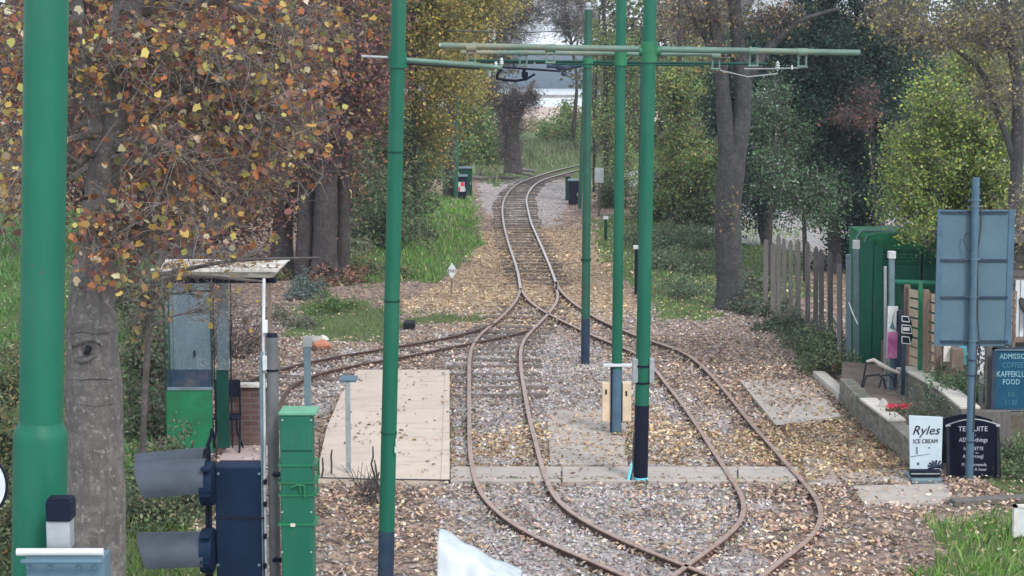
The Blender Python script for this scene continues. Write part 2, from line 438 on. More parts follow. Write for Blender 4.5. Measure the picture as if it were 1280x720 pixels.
# ------------------------------------------------------------------ ground
def inpoly(px, py, poly):
    n = len(poly); ins = np.zeros(px.shape, bool); j = n - 1
    for i in range(n):
        xi, yi = poly[i]; xj, yj = poly[j]
        c = ((yi > py) != (yj > py)) & (px < (xj - xi) * (py - yi) / (yj - yi + 1e-9) + xi)
        ins ^= c; j = i
    return ins
def vnoise(x, y, s, seed=0):
    r = np.random.default_rng(seed); T = r.random((64, 64))
    u = x / s; v = y / s; iu = np.floor(u).astype(int); iv = np.floor(v).astype(int); fu = u - iu; fv = v - iv
    fu = fu * fu * (3 - 2 * fu); fv = fv * fv * (3 - 2 * fv)
    g = lambda a, b: T[a % 64, b % 64]
    return (g(iu, iv) * (1 - fu) + g(iu + 1, iv) * fu) * (1 - fv) + (g(iu, iv + 1) * (1 - fu) + g(iu + 1, iv + 1) * fu) * fv
# plan outlines, surveyed off the photograph and used only as ground-plan polygons
GRASS = [[(418, 300), (430, 352), (490, 356), (560, 350), (600, 305), (596, 262), (590, 246), (500, 240), (420, 270)],
         [(742, 275), (745, 312), (770, 345), (812, 362), (815, 402), (895, 402), (905, 380), (1010, 372), (1000, 290), (880, 262), (800, 262)],
         [(1165, 700), (1185, 650), (1235, 640), (1300, 665), (1320, 900), (1120, 900), (1140, 740)],
         [(355, 425), (370, 385), (490, 378), (500, 410), (480, 425)],
         [(505, 392), (508, 402), (600, 402), (600, 390)],
         [(590, 214), (620, 232), (655, 214), (730, 205), (722, 176), (560, 176)],
         [(-400, 250), (-400, 620), (190, 620), (200, 300), (140, 250)],
         [(-400, 620), (-400, 2500), (250, 2500), (260, 720), (200, 620)],
         [(1180, 500), (1180, 400), (1600, 400), (1600, 640), (1260, 640)]]
BALLAST = [[(600, 225), (600, 258), (625, 282), (686, 285), (712, 262), (712, 225)],
           [(480, 442), (560, 415), (700, 415), (800, 470), (905, 520), (960, 640), (990, 900), (560, 900), (560, 440)],
           [(310, 500), (360, 455), (500, 430), (500, 460), (455, 462), (400, 530)]]
TAN = [[(600, 285), (755, 285), (800, 400), (700, 410), (540, 412), (500, 380), (560, 350), (600, 305)],
       [(590, 545), (800, 505), (900, 540), (1000, 545), (1100, 520), (1140, 600), (940, 582), (560, 582)],
       [(950, 520), (1055, 505), (1140, 580), (1120, 605), (1000, 600), (960, 545)]]
def zone(px, py, polys, wx, wy, seed):
    j = (vnoise(wx, wy, .5, seed) - .5) * 34 + (vnoise(wx, wy, .12, seed + 1) - .5) * 14
    k = (vnoise(wx, wy, .45, seed + 5) - .5) * 22
    m = np.zeros(px.shape, bool)
    sc = np.clip((py - 60) / 400, .1, 1.5)
    for p in polys: m |= inpoly(px + j * sc, py + k * sc, p)
    return m
def make_ground():
    ys = np.concatenate([np.linspace(2, 16, 40, endpoint=False), np.linspace(16, 36, 420, endpoint=False), np.linspace(36, 75, 300, endpoint=False), np.linspace(75, 166, 90)])
    xs = np.concatenate([np.linspace(-70, -9, 40, endpoint=False), np.linspace(-9, 9, 420, endpoint=False), np.linspace(9, 70, 40)])
    X, Y = np.meshgrid(xs, ys); nx = len(xs); ny = len(ys)
    x = X.ravel(); y = Y.ravel()
    z = (vnoise(x, y, .35, 3) - .5) * .035 + (vnoise(x, y, .11, 4) - .5) * .03 + (vnoise(x, y, .06, 14) - .5) * .018 - .012
    V = np.stack([x, y, z], 1)
    px, py = proj(np.stack([x, y, z * 0], 1))
    g = zone(px, py, GRASS, x, y, 20); b = zone(px, py, BALLAST, x, y, 30); t = zone(px, py, TAN, x, y, 40)
    far = (y > 75)
    me = bpy.data.meshes.new('ground'); me.vertices.add(len(V)); me.vertices.foreach_set('co', V.astype(np.float32).ravel())
    i = np.arange(nx * ny).reshape(ny, nx)
    q = np.stack([i[:-1, :-1], i[:-1, 1:], i[1:, 1:], i[1:, :-1]], -1).reshape(-1, 4)
    me.loops.add(q.size); me.loops.foreach_set('vertex_index', q.ravel().astype(np.int32))
    me.polygons.add(len(q)); me.polygons.foreach_set('loop_start', np.arange(0, q.size, 4, dtype=np.int32))
    me.polygons.foreach_set('use_smooth', np.ones(len(q), bool)); me.update(calc_edges=True)
    a = me.color_attributes.new('zone', 'FLOAT_COLOR', 'POINT')
    reed = (y > 128)
    c = np.ones((len(V), 4), np.float32); c[:, 0] = np.where(reed, 0, g | (far & ~reed)); c[:, 1] = b & ~g; c[:, 2] = t & ~g; c[:, 3] = reed
    a.data.foreach_set('color', c.ravel())
    m, nt, bs = nmat('ground_mix')
    at = nt.nodes.new('ShaderNodeAttribute'); at.attribute_name = 'zone'
    sep = nt.nodes.new('ShaderNodeSeparateColor'); nt.links.new(at.outputs['Color'], sep.inputs[0])
    tc = nt.nodes.new('ShaderNodeTexCoord')
    def vor(scale):
        v = nt.nodes.new('ShaderNodeTexVoronoi'); v.inputs['Scale'].default_value = scale; nt.links.new(tc.outputs['Object'], v.inputs['Vector']); return v
    v1 = vor(22); v2 = vor(13); v3 = vor(55)
    s1 = nt.nodes.new('ShaderNodeSeparateColor'); nt.links.new(v1.outputs['Color'], s1.inputs[0])
    s2 = nt.nodes.new('ShaderNodeSeparateColor'); nt.links.new(v2.outputs['Color'], s2.inputs[0])
    stone = ramp(nt, s1.outputs[0], [(0, (.13, .115, .11)), (.3, (.30, .275, .27)), (.6, (.44, .41, .41)), (.85, (.38, .28, .24)), (1, (.6, .57, .56))])
    soil = ramp(nt, s2.outputs[0], [(0, (.08, .06, .05)), (.35, (.19, .14, .115)), (.6, (.29, .20, .155)), (.85, (.40, .28, .2)), (1, (.24, .2, .18))])
    tan = ramp(nt, s2.outputs[0], [(0, (.10, .07, .045)), (.3, (.28, .19, .12)), (.6, (.42, .30, .19)), (.85, (.5, .38, .25)), (1, (.28, .24, .2))])
    gr = ramp(nt, noise(nt, 14, 6, .7), [(.3, (.035, .06, .018)), (.7, (.13, .19, .05))])
    reedc = ramp(nt, noise(nt, .15, 6, .6, stretch=(.3, 1, 1)), [(.3, (.40, .30, .25)), (.7, (.52, .42, .36))])
    col = mixrgb(nt, sep.outputs[1], soil, stone); col = mixrgb(nt, sep.outputs[2], col, tan); col = mixrgb(nt, sep.outputs[0], col, gr)
    col = mixrgb(nt, at.outputs['Alpha'], col, reedc)
    nt.links.new(col, bs.inputs['Base Color']); bs.inputs['Roughness'].default_value = .95
    h = nt.nodes.new('ShaderNodeMath'); h.operation = 'ADD'; nt.links.new(v1.outputs['Distance'], h.inputs[0]); nt.links.new(v3.outputs['Distance'], h.inputs[1])
    bump(nt, bs, h.outputs[0], .9, -.02)
    me.materials.append(m)
    o = bpy.data.objects.new('ground', me); COL.objects.link(o); tag(o, kind='structure')
make_ground()

# flat tidal water and the wooded hill behind
mb = MB(); mb.box((-140, 166, -.6), (260, 236, -.02))
m, nt, b = nmat('water'); b.inputs['Base Color'].default_value = (.55, .62, .66, 1); b.inputs['Roughness'].default_value = .12; b.inputs['Metallic'].default_value = .6
bump(nt, b, noise(nt, 2, 4), .15, .02)
tag(mb.build('water', m), kind='structure')
mb = MB(); mb.prism([(-20, 197), (60, 198.5), (60, 201), (-20, 200)], -.02, .15)
tag(mb.build('mud_bank', paint('mud', (.22, .2, .19), .9, .3, 1)), kind='structure')
def hills():
    xs = np.linspace(-300, 320, 90); ys = np.linspace(236, 620, 50)
    X, Y = np.meshgrid(xs, ys); x = X.ravel(); y = Y.ravel()
    t = np.clip((y - 236) / 340, 0, 1)
    z = -.05 + 3.2 * t ** .5 + 2.2 * t + (vnoise(x, y, 60, 8) - .4) * 3 * t + (vnoise(x, y, 9, 9) - .5) * 1.4 * np.clip(t * 5, 0, 1)
    nx, ny = len(xs), len(ys); i = np.arange(nx * ny).reshape(ny, nx)
    q = np.stack([i[:-1, :-1], i[:-1, 1:], i[1:, 1:], i[1:, :-1]], -1).reshape(-1, 4)
    me = bpy.data.meshes.new('hills'); me.from_pydata(np.stack([x, y, z], 1).tolist(), [], q.tolist())
    me.polygons.foreach_set('use_smooth', [True] * len(me.polygons))
    m, nt, b = nmat('hill'); col = ramp(nt, noise(nt, .05, 8, .7), [(.35, (.03, .055, .08)), (.6, (.05, .085, .115)), (.75, (.08, .11, .12))])  # distance haze is partly put into the blue of the hill colour
    nt.links.new(col, b.inputs['Base Color']); b.inputs['Roughness'].default_value = 1
    me.materials.append(m); o = bpy.data.objects.new('hills', me); COL.objects.link(o); tag(o, kind='structure')
hills()

# ------------------------------------------------------------------ concrete platform pads
def gpoly(pts, z): return [tuple(G(a, b, z))[:2] for a, b in pts]
mb = MB(); mb.prism(gpoly([(397, 598), (400, 572), (408, 535), (425, 495), (447, 462), (561, 462), (561, 598)][::-1], .06), -.05, .06)
mb.prism(gpoly([(551, 598), (562, 598), (562, 462), (556, 462)], .075), .06, .072)
tag(mb.build('platform', M['concrete'], bevel=.01), kind='structure')
mb = MB()
xs = [562, 586, 596, 676, 686, 704, 800, 915, 926, 998, 1052]
xs = [562, 702, 808, 922, 998]
for a, b_ in zip(xs[:-1], xs[1:]): mb.prism(gpoly([(a + 1, 583), (a + 1, 601), (b_ - 1, 601), (b_ - 1, 583)], .045), -.05, .045)
tag(mb.build('path', M['concrete_grey'], bevel=.008), kind='structure')
mb = MB(); mb.prism(gpoly([(683, 512), (782, 512), (785, 580), (688, 580)], .022), -.05, .022)
tag(mb.build('paving', M['concrete_grey'], bevel=.006), kind='structure')
mb = MB(); mb.prism(gpoly([(925, 476), (1008, 474), (1030, 492), (1052, 520), (968, 530)], .05), -.05, .05)
mb.prism(gpoly([(925, 476), (934, 474), (982, 530), (970, 531)], .06), .05, .062)
mb.prism(gpoly([(1003, 570), (1030, 572), (1052, 604), (1010, 606)], .03), -.05, .03)
mb.prism(gpoly([(1066, 607), (1180, 604), (1190, 618), (1172, 628), (1080, 630)], .03), -.05, .03)
mb.prism(gpoly([(1040, 585), (1140, 588), (1140, 601), (1056, 602)], .02), -.05, .02)
tag(mb.build('pavement', M['concrete_grey'], bevel=.006), kind='structure')
mb = MB(); mb.prism(gpoly([(900, 300), (1120, 330), (1700, 330), (1700, 180), (760, 215)], .01), -.05, .012)
# (kept out of sight of the rails: a pale lane behind the palings)
tag(mb.build('road', paint('road', (.28, .275, .275), .8, .2, 3)), kind='structure')

# ------------------------------------------------------------------ rails
def curve(pts, z=.07, step=.12):
    W = [G(a, b, z) for a, b in pts]
    W = [W[0] * 2 - W[1]] + W + [W[-1] * 2 - W[-2]]
    out = []
    for i in range(1, len(W) - 2):
        p0, p1, p2, p3 = W[i - 1:i + 3]
        n = max(2, int((p2 - p1).length / step))
        for j in range(n):
            t = j / n
            out.append(.5 * ((2 * p1) + (p2 - p0) * t + (2 * p0 - 5 * p1 + 4 * p2 - p3) * t * t + (3 * p1 - p0 - 3 * p2 + p3) * t ** 3))
    out.append(W[-2])
    for _ in range(30):
        out = [out[0]] + [(out[i - 1] + out[i] * 2 + out[i + 1]) / 4 for i in range(1, len(out) - 1)] + [out[-1]]
    return out
def rail_mesh(pts, name, parent, mats):
    prof = [(-.055, -.09), (-.055, -.078), (-.012, -.066), (-.012, -.022), (-.029, -.012), (-.027, 0), (.027, 0), (.029, -.012), (.012, -.022), (.012, -.066), (.055, -.078), (.055, -.09)]
    n = len(prof); mb = MB(); vs = []; fs = []; mi = []
    for i, p in enumerate(pts):
        d = (pts[min(i + 1, len(pts) - 1)] - pts[max(0, i - 1)]).normalized(); r = Vector((d.y, -d.x, 0)).normalized()
        for a, b in prof: vs.append(p + r * a + Vector((0, 0, b)))
    for i in range(len(pts) - 1):
        for k in range(n):
            fs.append((i * n + k, (i + 1) * n + k, (i + 1) * n + (k + 1) % n, i * n + (k + 1) % n)); mi.append(1 if k in (4, 5, 6) else 0)
    mb.v = vs; mb.f = fs; mb.m = mi
    return mb.build(name, mats, parent)
FAR_L = [(735, 203), (715, 208), (690, 214), (665, 222), (648, 229), (637, 238), (630, 250), (628, 262), (629, 275), (632, 290), (637, 308), (643, 325), (648, 343), (650.6, 360)]
FAR_R = [(750, 209), (728, 211), (700, 218), (680, 224), (668, 231), (661, 240), (658, 250), (660, 262), (664, 278), (670, 292), (678, 310), (686, 329), (694, 350), (696, 362)]
LL = [(650.6, 360), (648.5, 369), (641, 381), (631, 391.5), (618, 403), (603, 415), (593, 427), (588, 440), (586.5, 455), (586.5, 480), (586.7, 523), (587.3, 560), (590.5, 583), (595, 603), (603, 621), (621, 639), (643.6, 658), (667, 670), (690, 680), (721.5, 693), (760, 709), (800, 727), (860, 755)]
LR = [(694, 357), (697.5, 367), (696.5, 375), (691, 385), (684, 393), (674.6, 403), (662, 415.4), (654, 426), (651, 436), (650.6, 451), (651.7, 465), (656, 490), (662, 523), (670, 553), (677, 582), (684.5, 603), (692.5, 621), (708, 637), (729, 650), (760, 666.6), (807.5, 687.5), (855, 705), (900, 724), (950, 745)]
RL = [(650.6, 360), (658, 371.7), (668, 381), (685, 391.5), (706, 402), (726.7, 412), (745, 420.5), (777, 433), (797.5, 442), (815.5, 457), (832, 478), (852, 503), (871, 530.5), (890.5, 561), (903, 580), (914, 597), (927.5, 617.5), (932.5, 632), (931, 645), (924, 658), (902, 676), (880, 690), (860, 704), (842, 719), (810, 745)]
RR = [(694, 352), (701.7, 364), (714, 376), (726.7, 385), (741, 394.6), (760, 404), (777, 411), (796, 419.5), (815.5, 426), (849, 437), (866, 447), (888, 467), (913, 496), (940.5, 530.5), (971, 564), (985, 581), (999, 596), (1013, 611), (1026, 628), (1029.5, 640), (1029, 652), (1022, 665), (1005, 680), (990, 690), (972, 702), (955, 717), (925, 742)]
SO = [(618, 404), (600, 411), (585, 415.7), (560, 421.5), (501, 432), (433, 443), (389, 451), (352, 460), (322, 470), (300, 481), (288, 500), (284, 530)]
SI = [(666, 411), (654, 415.4), (633, 420), (601.7, 426), (560, 434), (501, 446.5), (455, 453.5), (411, 463), (385, 470), (367, 479), (357, 490), (350, 505), (346, 530)]
def track(label, rails, sl, mats, grp='tram tracks'):
    c = [curve(r) for r in rails]
    mid = c[0][len(c[0]) // 2]
    root = thing('tram_track', label, 'tram track', (mid.x, mid.y, 0))
    for q in c: rail_mesh(q, 'rail', root, mats)
    if sl:
        A = c[0]; B = c[1]; acc = 0; last = None; k = 0
        for i in range(1, len(A)):
            acc += (A[i] - A[i - 1]).length
            if acc < sl[2]: continue
            p = A[i]; px, py = proj([tuple(p)]); py = py[0]
            if not (sl[0] < py < sl[1]): continue
            q = min(B, key=lambda b: (b - p).length)
            if (q - p).length > 1.6: continue
            acc = 0
            d = (q - p).normalized(); m_ = (p + q) / 2; w = (q - p).length / 2 + .32 * random.uniform(.85, 1.15)
            a = m_ - d * w; e = m_ + d * w; z = random.uniform(-.034, -.018)
            a.z = e.z = z
            mb = MB(); mb.bar(a, e, .21 * random.uniform(.9, 1.1), .1)
            mb.build('sleeper', M['sleeper'], root, bevel=.01)
            k += 1
            if k >= 98: break
    return root
track('single tram track curving away between the trees towards the estuary', [FAR_L, FAR_R], (215, 352, .66), [M['rail_side'], M['rail_shiny']])
track('left of the two platform tracks, running past the pink concrete pad', [LL, LR], (380, 500, .62), [M['rail_side'], M['rail_top']])
track('right of the two platform tracks, swinging under the leaves beside the shop', [RL, RR], None, [M['rail_side'], M['rail_top']])
track('dark rusty siding curving off left behind the glazed shelter', [SO, SI], (400, 520, .6), [M['rail_side'], M['rail_side']])
# buffer plank ends near the shelter
o = MB(); o.boxpx(504, 404, 518, 412, YG(412), .4); tag(o.build('timber_block', M['black'], bevel=.01), 'short dark timber block lying beside the siding next to a green pole', 'timber block')

# ------------------------------------------------------------------ scattered litter, chips, grass (uncountable)
def scatter(n, y0, y1, dens):
    """uniform on the ground inside the view corridor, thinned by dens(px,py,x,y)"""
    y = np.sqrt(RNG.uniform(y0 ** 2, y1 ** 2, n)); x = RNG.uniform(-.30, .30, n) * y
    px, py = proj(np.stack([x, y, x * 0], 1))
    k = RNG.random(n) < dens(px, py, x, y)
    return x[k], y[k]
PADS = [[(397, 598), (400, 572), (408, 535), (425, 495), (447, 462), (561, 462), (561, 598)], [(562, 583), (562, 602), (998, 602), (998, 583)]]
def in_any(px, py, polys):
    m = np.zeros(px.shape, bool)
    for p in polys: m |= inpoly(px, py, p)
    return m
def d_leaf(px, py, x, y):
    d = np.full(px.shape, .42) * (.35 + 1.1 * vnoise(x, y, .7, 50)) * (.5 + vnoise(x, y, .2, 51))
    d = np.where(zone(px, py, TAN, x, y, 40), .95, d)
    d = np.where(zone(px, py, BALLAST, x, y, 30), d * .55, d)
    red = (py > 600) & (vnoise(x, y, .5, 52) > .45)
    d = np.where(red, d * 1.9, d)
    d = np.where((py > 600) & ~red, d * .7, d)
    g = zone(px, py, GRASS, x, y, 20); d = np.where(g, np.where((px > 740) & (py < 450), .38, .14), d)
    d = np.where(in_any(px, py, PADS), .03 * (vnoise(x, y, .4, 84) ** 2) * 3, d)
    d = np.where(in_any(px, py, [[(683, 512), (782, 512), (785, 580), (688, 580)]]), .3, d)
    d = np.where(in_any(px, py, [[(925, 476), (1008, 474), (1052, 520), (968, 530)]]), .08 + .75 * vnoise(x, y, .5, 91) ** 1.5, d)
    d = np.where(inpoly(px, py, [(1066, 607), (1180, 604), (1190, 618), (1172, 628), (1080, 630)]), .12, d)
    d = np.where(inpoly(px, py, [(588, 425), (655, 412), (660, 500), (584, 500)]) | inpoly(px, py, [(626, 238), (662, 238), (690, 330), (640, 330)]), d * .35, d)
    d = np.where((py < 255) & (px > 590) & (px < 720), .1, d)
    return d
x, y = scatter(150000, 16.5, 34, d_leaf)
x2, y2 = scatter(130000, 34, 70, d_leaf)
x = np.concatenate([x, x2]); y = np.concatenate([y, y2])
z = RNG.uniform(.008, .05, len(x)); px, py = proj(np.stack([x, y, z * 0], 1))
z = np.where(in_any(px, py, PADS), .075, z)
SL = [[(925, 476), (1008, 474), (1030, 492), (1052, 520), (968, 530)], [(1066, 607), (1180, 604), (1190, 618), (1172, 628), (1080, 630)], [(1003, 570), (1030, 572), (1052, 604), (1010, 606)]]
z = np.where(in_any(px, py, SL), .066, z)
tanm = zone(px, py, TAN, x, y, 40)
PT = [((.50, .36, .22), 3), ((.62, .48, .32), 2), ((.36, .22, .12), 2), ((.24, .15, .10), 2), ((.55, .38, .16), 1)]
PR = [((.42, .27, .19), 3), ((.26, .165, .13), 3), ((.54, .39, .31), 2), ((.44, .32, .19), 3), ((.58, .48, .36), 2), ((.15, .11, .095), 2.4)]
c = np.where(tanm[:, None], pick(PT, len(x)), pick(PR, len(x)))
c = c * (.62 + .75 * vnoise(x, y, 1.1, 81) * (.6 + .8 * vnoise(x, y, .3, 82)))[:, None]
o = leaves('fallen_leaves', np.stack([x, y, z], 1), .060, np.clip(c, 0, 1), SH_OVAL, None, M['litter'], flat=.5)
tag(o, 'brown and tan fallen leaves scattered over the tracks', 'leaves', kind='stuff')
def d_chip(px, py, x, y):
    d = np.where(zone(px, py, BALLAST, x, y, 30), .9, .25)
    return np.where(in_any(px, py, PADS) | zone(px, py, GRASS, x, y, 20), 0, d)
c = np.clip(c, 0, 1)
x, y = scatter(110000, 16.5, 38, d_chip)
C = np.stack([x, y, RNG.uniform(0, .018, len(x))], 1); n = len(x)
r = RNG.uniform(.014, .032, n)
ang = RNG.uniform(0, 6.28, n)
tips = []
for k in range(3):
    a = ang + k * 2.09 + RNG.normal(0, .25, n)
    tips.append(C + np.stack([np.cos(a) * r, np.sin(a) * r, -RNG.uniform(.0, .012, n)], 1))
top = C + np.stack([RNG.normal(0, .3, n) * r, RNG.normal(0, .3, n) * r, r * RNG.uniform(.5, .9, n)], 1)
V = np.stack([np.stack([tips[k], tips[(k + 1) % 3], top], 1) for k in range(3)], 1).reshape(-1, 3, 3)
c = pick([((.44, .415, .415), 4), ((.32, .30, .30), 3), ((.6, .575, .56), 2), ((.38, .28, .25), 1.6), ((.17, .16, .16), 2)], n) * (.7 + .45 * vnoise(x, y, .9, 83))[:, None]
o = npmesh('ballast_stones', V, 3, np.repeat(c, 3, 0), M['chip']); tag(o, 'grey and pinkish track ballast chippings', 'ballast', kind='stuff')
def grass(label, polys, n, y0, y1, hgt, pal, seed, wd=.012):
    ys = np.sqrt(RNG.uniform(y0 ** 2, y1 ** 2, n)); xs_ = RNG.uniform(-.36, .36, n) * ys
    px, py = proj(np.stack([xs_, ys, xs_ * 0], 1))
    k = zone(px, py, polys, xs_, ys, 20) & (RNG.random(n) < .25 + .75 * vnoise(xs_, ys, .4, seed))
    xs_ = xs_[k]; ys = ys[k]; n = len(xs_)
    h = hgt * RNG.uniform(.4, 1.3, n) * (.5 + vnoise(xs_, ys, .8, seed + 1)); a = RNG.uniform(0, 6.28, n); w = wd * RNG.uniform(.6, 1.4, n)
    B = np.stack([xs_, ys, np.zeros(n)], 1); s = np.stack([np.cos(a), np.sin(a), a * 0], 1) * w[:, None]
    lean = RNG.normal(0, .4, (n, 2)) * h[:, None]
    mid = B + np.concatenate([lean * .4, (h * .6)[:, None]], 1); tip = B + np.concatenate([lean, h[:, None]], 1)
    V = np.stack([B - s, B + s, mid + s * .6, tip, mid - s * .6], 1)
    o = npmesh('grass', V, 5, pick(pal, n), M['leaf']); tag(o, label, 'grass', kind='stuff')
GP = [((.17, .38, .06), 4), ((.26, .46, .09), 2), ((.10, .22, .045), 3), ((.42, .40, .22), .8)]
grass('bright green verge grass left of the track', [GRASS[0]], 130000, 40, 70, .13, GP, 60, .014)
grass('low green weeds and clover on the bank to the right of the poles', [GRASS[1]], 110000, 36, 66, .07, [((.12, .24, .08), 4), ((.20, .33, .08), 3), ((.34, .40, .09), 1.5), ((.28, .26, .15), 1)], 61, .02)
grass('bright grass tuft in the bottom right corner', [GRASS[2]], 60000, 15, 23, .13, [((.18, .38, .06), 4), ((.30, .46, .12), 2), ((.11, .22, .05), 3), ((.38, .36, .22), 1)], 62, .007)
grass('short grass and moss between the flower bed and siding', [GRASS[3], GRASS[4]], 80000, 30, 42, .07, [((.12, .2, .07), 4), ((.2, .28, .09), 2), ((.26, .22, .15), 2)], 63, .009)
grass('pale rough grass beyond the bend in the track', [GRASS[5]], 90000, 60, 120, .3, [((.16, .22, .10), 4), ((.26, .30, .16), 3), ((.3, .26, .18), 1)], 64, .03)
grass('pasture seen through the branches behind the big trunk', [GRASS[6]], 90000, 22, 60, .16, [((.10, .24, .06), 5), ((.16, .30, .08), 2)], 65, .02)
grass('grass at the foot of the big tree', [GRASS[7]], 60000, 12, 22, .14, [((.14, .26, .06), 4), ((.08, .14, .04), 3), ((.2, .24, .1), 2)], 66, .007)

# ------------------------------------------------------------------ tram poles and the overhead
def pole(label, base, top, r, Y=None, split=None, collars=(), finial=False, lower='navy', group=None, upper='green', extra=None):
    b = G(*base) if Y is None else P(base[0], base[1], Y); Yb = b.y
    t = P(top[0], top[1], Yb)
    if Y is not None:
        k = (0 - b.z) / (t.z - b.z); b = b + (t - b) * k
    root = thing('tram_pole', label, 'tram pole', (b.x, b.y, 0), group)
    b.z = 0
    def at(py):                                   # point on the pole axis at the height seen at image row py
        z = P(640, py, Yb).z; return b.lerp(t, (z - b.z) / (t.z - b.z))
    s = at(split) if split else b
    mb = MB(); mb.tube([s, t], [r, r * .93], 20); mb.build('shaft', M[upper], root, smooth='auto')
    if split:
        mb = MB(); mb.tube([b, s], [r * 1.04, r * 1.03], 20); mb.build('lower_shaft', M[lower], root, smooth='auto')
    for cy in collars:
        c = at(cy); d = (t - b).normalized(); mb = MB(); mb.tube([c - d * .02, c + d * .02], r * 1.25, 20); mb.build('collar', M['dkgreen'], root, smooth='auto')
    if finial:
        mb = MB(); mb.tube([t, t + Vector((0, 0, .03))], r * 1.15, 16); mb.ball(t + Vector((0, 0, .07)), r * .75, 12); mb.build('finial', M['galv'], root, smooth='auto')
    mb = MB(); mb.tube([(b.x, b.y, -.02), (b.x, b.y, .03)], r * 1.5, 16); mb.build('foot', M['concrete_grey'], root, smooth='auto')
    return root, at, Yb
def arm(root, x0, x1, y0, y1, Y, r, name='span_arm', mat='tube'):
    mb = MB(); a = P(x0, y0, Y); b = P(x1, y1, Y)
    mb.tube([a, a.lerp(b, .33), a.lerp(b, .66) , b], r, 14)
    return mb.build(name, M[mat], root, smooth='auto')
def clamp(root, x, y, Y, r=.06, mat='tube'):
    mb = MB(); p = P(x, y, Y)
    mb.tube([p - Vector((.06, 0, 0)), p + Vector((.06, 0, 0))], r, 12)
    for dx in (-.045, .045): mb.tube([p + Vector((dx, 0, 0)), p + Vector((dx, 0, -.17))], .012, 8)
    mb.tube([p + Vector((-.06, 0, -.17)), p + Vector((.06, 0, -.17))], .014, 8)
    mb.build('hanger_clamp', M[mat], root, smooth='auto')
def insul(root, x, y, Y, r=.035, mat='white'):
    r *= .75
    mb = MB(); p = P(x, y, Y)
    for k in range(3): mb.ball(p + Vector((0, 0, (k - 1) * r * .8)), r * (1 - .12 * k), 10, (1, 1, .45))
    mb.tube([p + Vector((0, 0, -r * 1.8)), p + Vector((0, 0, r * 1.6))], .010, 6)
    mb.build('insulator', M[mat], root, smooth='auto')
GRPP = 'green overhead line poles beside the tramway'
# nearest pole, far left of frame, with its stepped base
Y0 = 6.1
b0 = P(50, 600, Y0); b1 = P(59, -60, Y0); dv = (b1 - b0) / (b1.z - b0.z)
ax = lambda z: b0 + dv * (z - b0.z)
zt = P(0, 530, Y0).z; zb = P(0, 549, Y0).z
root = thing('tram_pole', 'thick green stepped pole nearest the camera at the left edge', 'tram pole', (ax(0).x, Y0, 0), GRPP)
mb = MB(); mb.tube([ax(zb), ax(5.7)], .0695, 40); mb.build('shaft', M['green'], root, smooth='auto')
mb = MB(); mb.tube([ax(0), ax(zb - .01), ax(zb + .012), ax(zb + .03), ax(zt - .002), ax(zt + .008)], [.089, .087, .087, .083, .0725, .070], 40); mb.build('lower_shaft', M['green'], root, smooth='auto')
# camera-side bracket and sensor on it
mb = MB(); mb.tube([P(21, 690, 5.85), P(129, 690, 5.85)], .012, 14); mb.build('bracket_bar', M['white'], root, smooth='auto')
mb = MB(); mb.boxpx(32, 696, 132, 760, 5.84, .09); mb.tube([P(26, 702, 5.8), P(128, 702, 5.8)], .008, 10)
for px_ in (36, 62, 98, 118): mb.ball(P(px_, 709, 5.82), .010, 8)
mb.build('bracket', M['bluesteel'], root, smooth='auto', bevel=.003)
sn = thing('sensor_unit', 'small pale grey sensor box with black cap clamped above the bracket of the nearest pole', 'sensor', P(72, 690, 5.88))
mb = MB(); mb.boxpx(57, 652, 88, 687, 5.88, .06); mb.build('housing', M['galv'], sn, bevel=.004)
mb = MB(); mb.boxpx(56.5, 627, 88.5, 652, 5.87, .075); mb.boxpx(58, 624, 87, 627, 5.88, .06); mb.build('cap', M['blacknavy'], sn, bevel=.003)

p0, at0, Yp0 = pole('tall green pole left of the tracks whose foot is below the frame edge', (482, 720), (500, -60), .071, Y=17.0, split=663, group=GRPP)
for c_ in (190, 376, 541): 
    q = at0(c_); mb = MB(); mb.tube([q - Vector((0, 0, .008)), q + Vector((0, 0, .008))], .074, 20); mb.build('band', M['dkgreen'], p0, smooth='auto')
mb = MB(); mb.boxpx(493.2, 558, 496.5, 566, 16.92, .01); mb.boxpx(494.5, 548, 496.8, 559, 16.92, .01); mb.build('number_tag', M['white'], p0)
mb = MB(); mb.boxpx(486.5, 220, 489.5, 330, 16.95, .03); mb.build('conduit', M['galv'], p0)
mb = MB(); mb.boxpx(485.5, 339, 489.5, 352, 16.95, .03); mb.build('tag_plate', M['red'], p0)
arm(p0, 452, 498, 70.5, 72.5, 17.0, .013, mat='galv'); arm(p0, 498, 628, 74, 84.5, 17.0, .022, mat='tube'); arm(p0, 500, 600, 79, 86, 17.05, .010, name='stay_rod', mat='rubber')
mb = MB(); mb.tube([at0(72) - Vector((0, 0, .09)), at0(72) + Vector((0, 0, .05))], .082, 18); mb.build('arm_clamp', M['green'], p0, smooth='auto')
insul(p0, 620, 82, 17.0, .03); insul(p0, 627, 77, 17.0, .028); insul(p0, 612, 92, 17.0, .02, 'galv')
# curved trolley guide carried by the arm
mb = MB()
pts = [P(628, 86, 17), P(622, 92, 17), P(621, 98, 17.1), P(630, 100, 17.2), P(645, 101, 17.3), P(658, 99, 17.3), P(668, 93, 17.4)]
mb.tube(pts, .012, 8); mb.tube([P(655, 86, 17.3), P(656, 99, 17.3)], .016, 8); mb.tube([P(628, 84, 17), P(700, 89, 17.5)], .010, 8); mb.boxpx(652, 90, 660, 97, 17.3, .06)
mb.build('trolley_guide', M['blacknavy'], p0, smooth='auto')

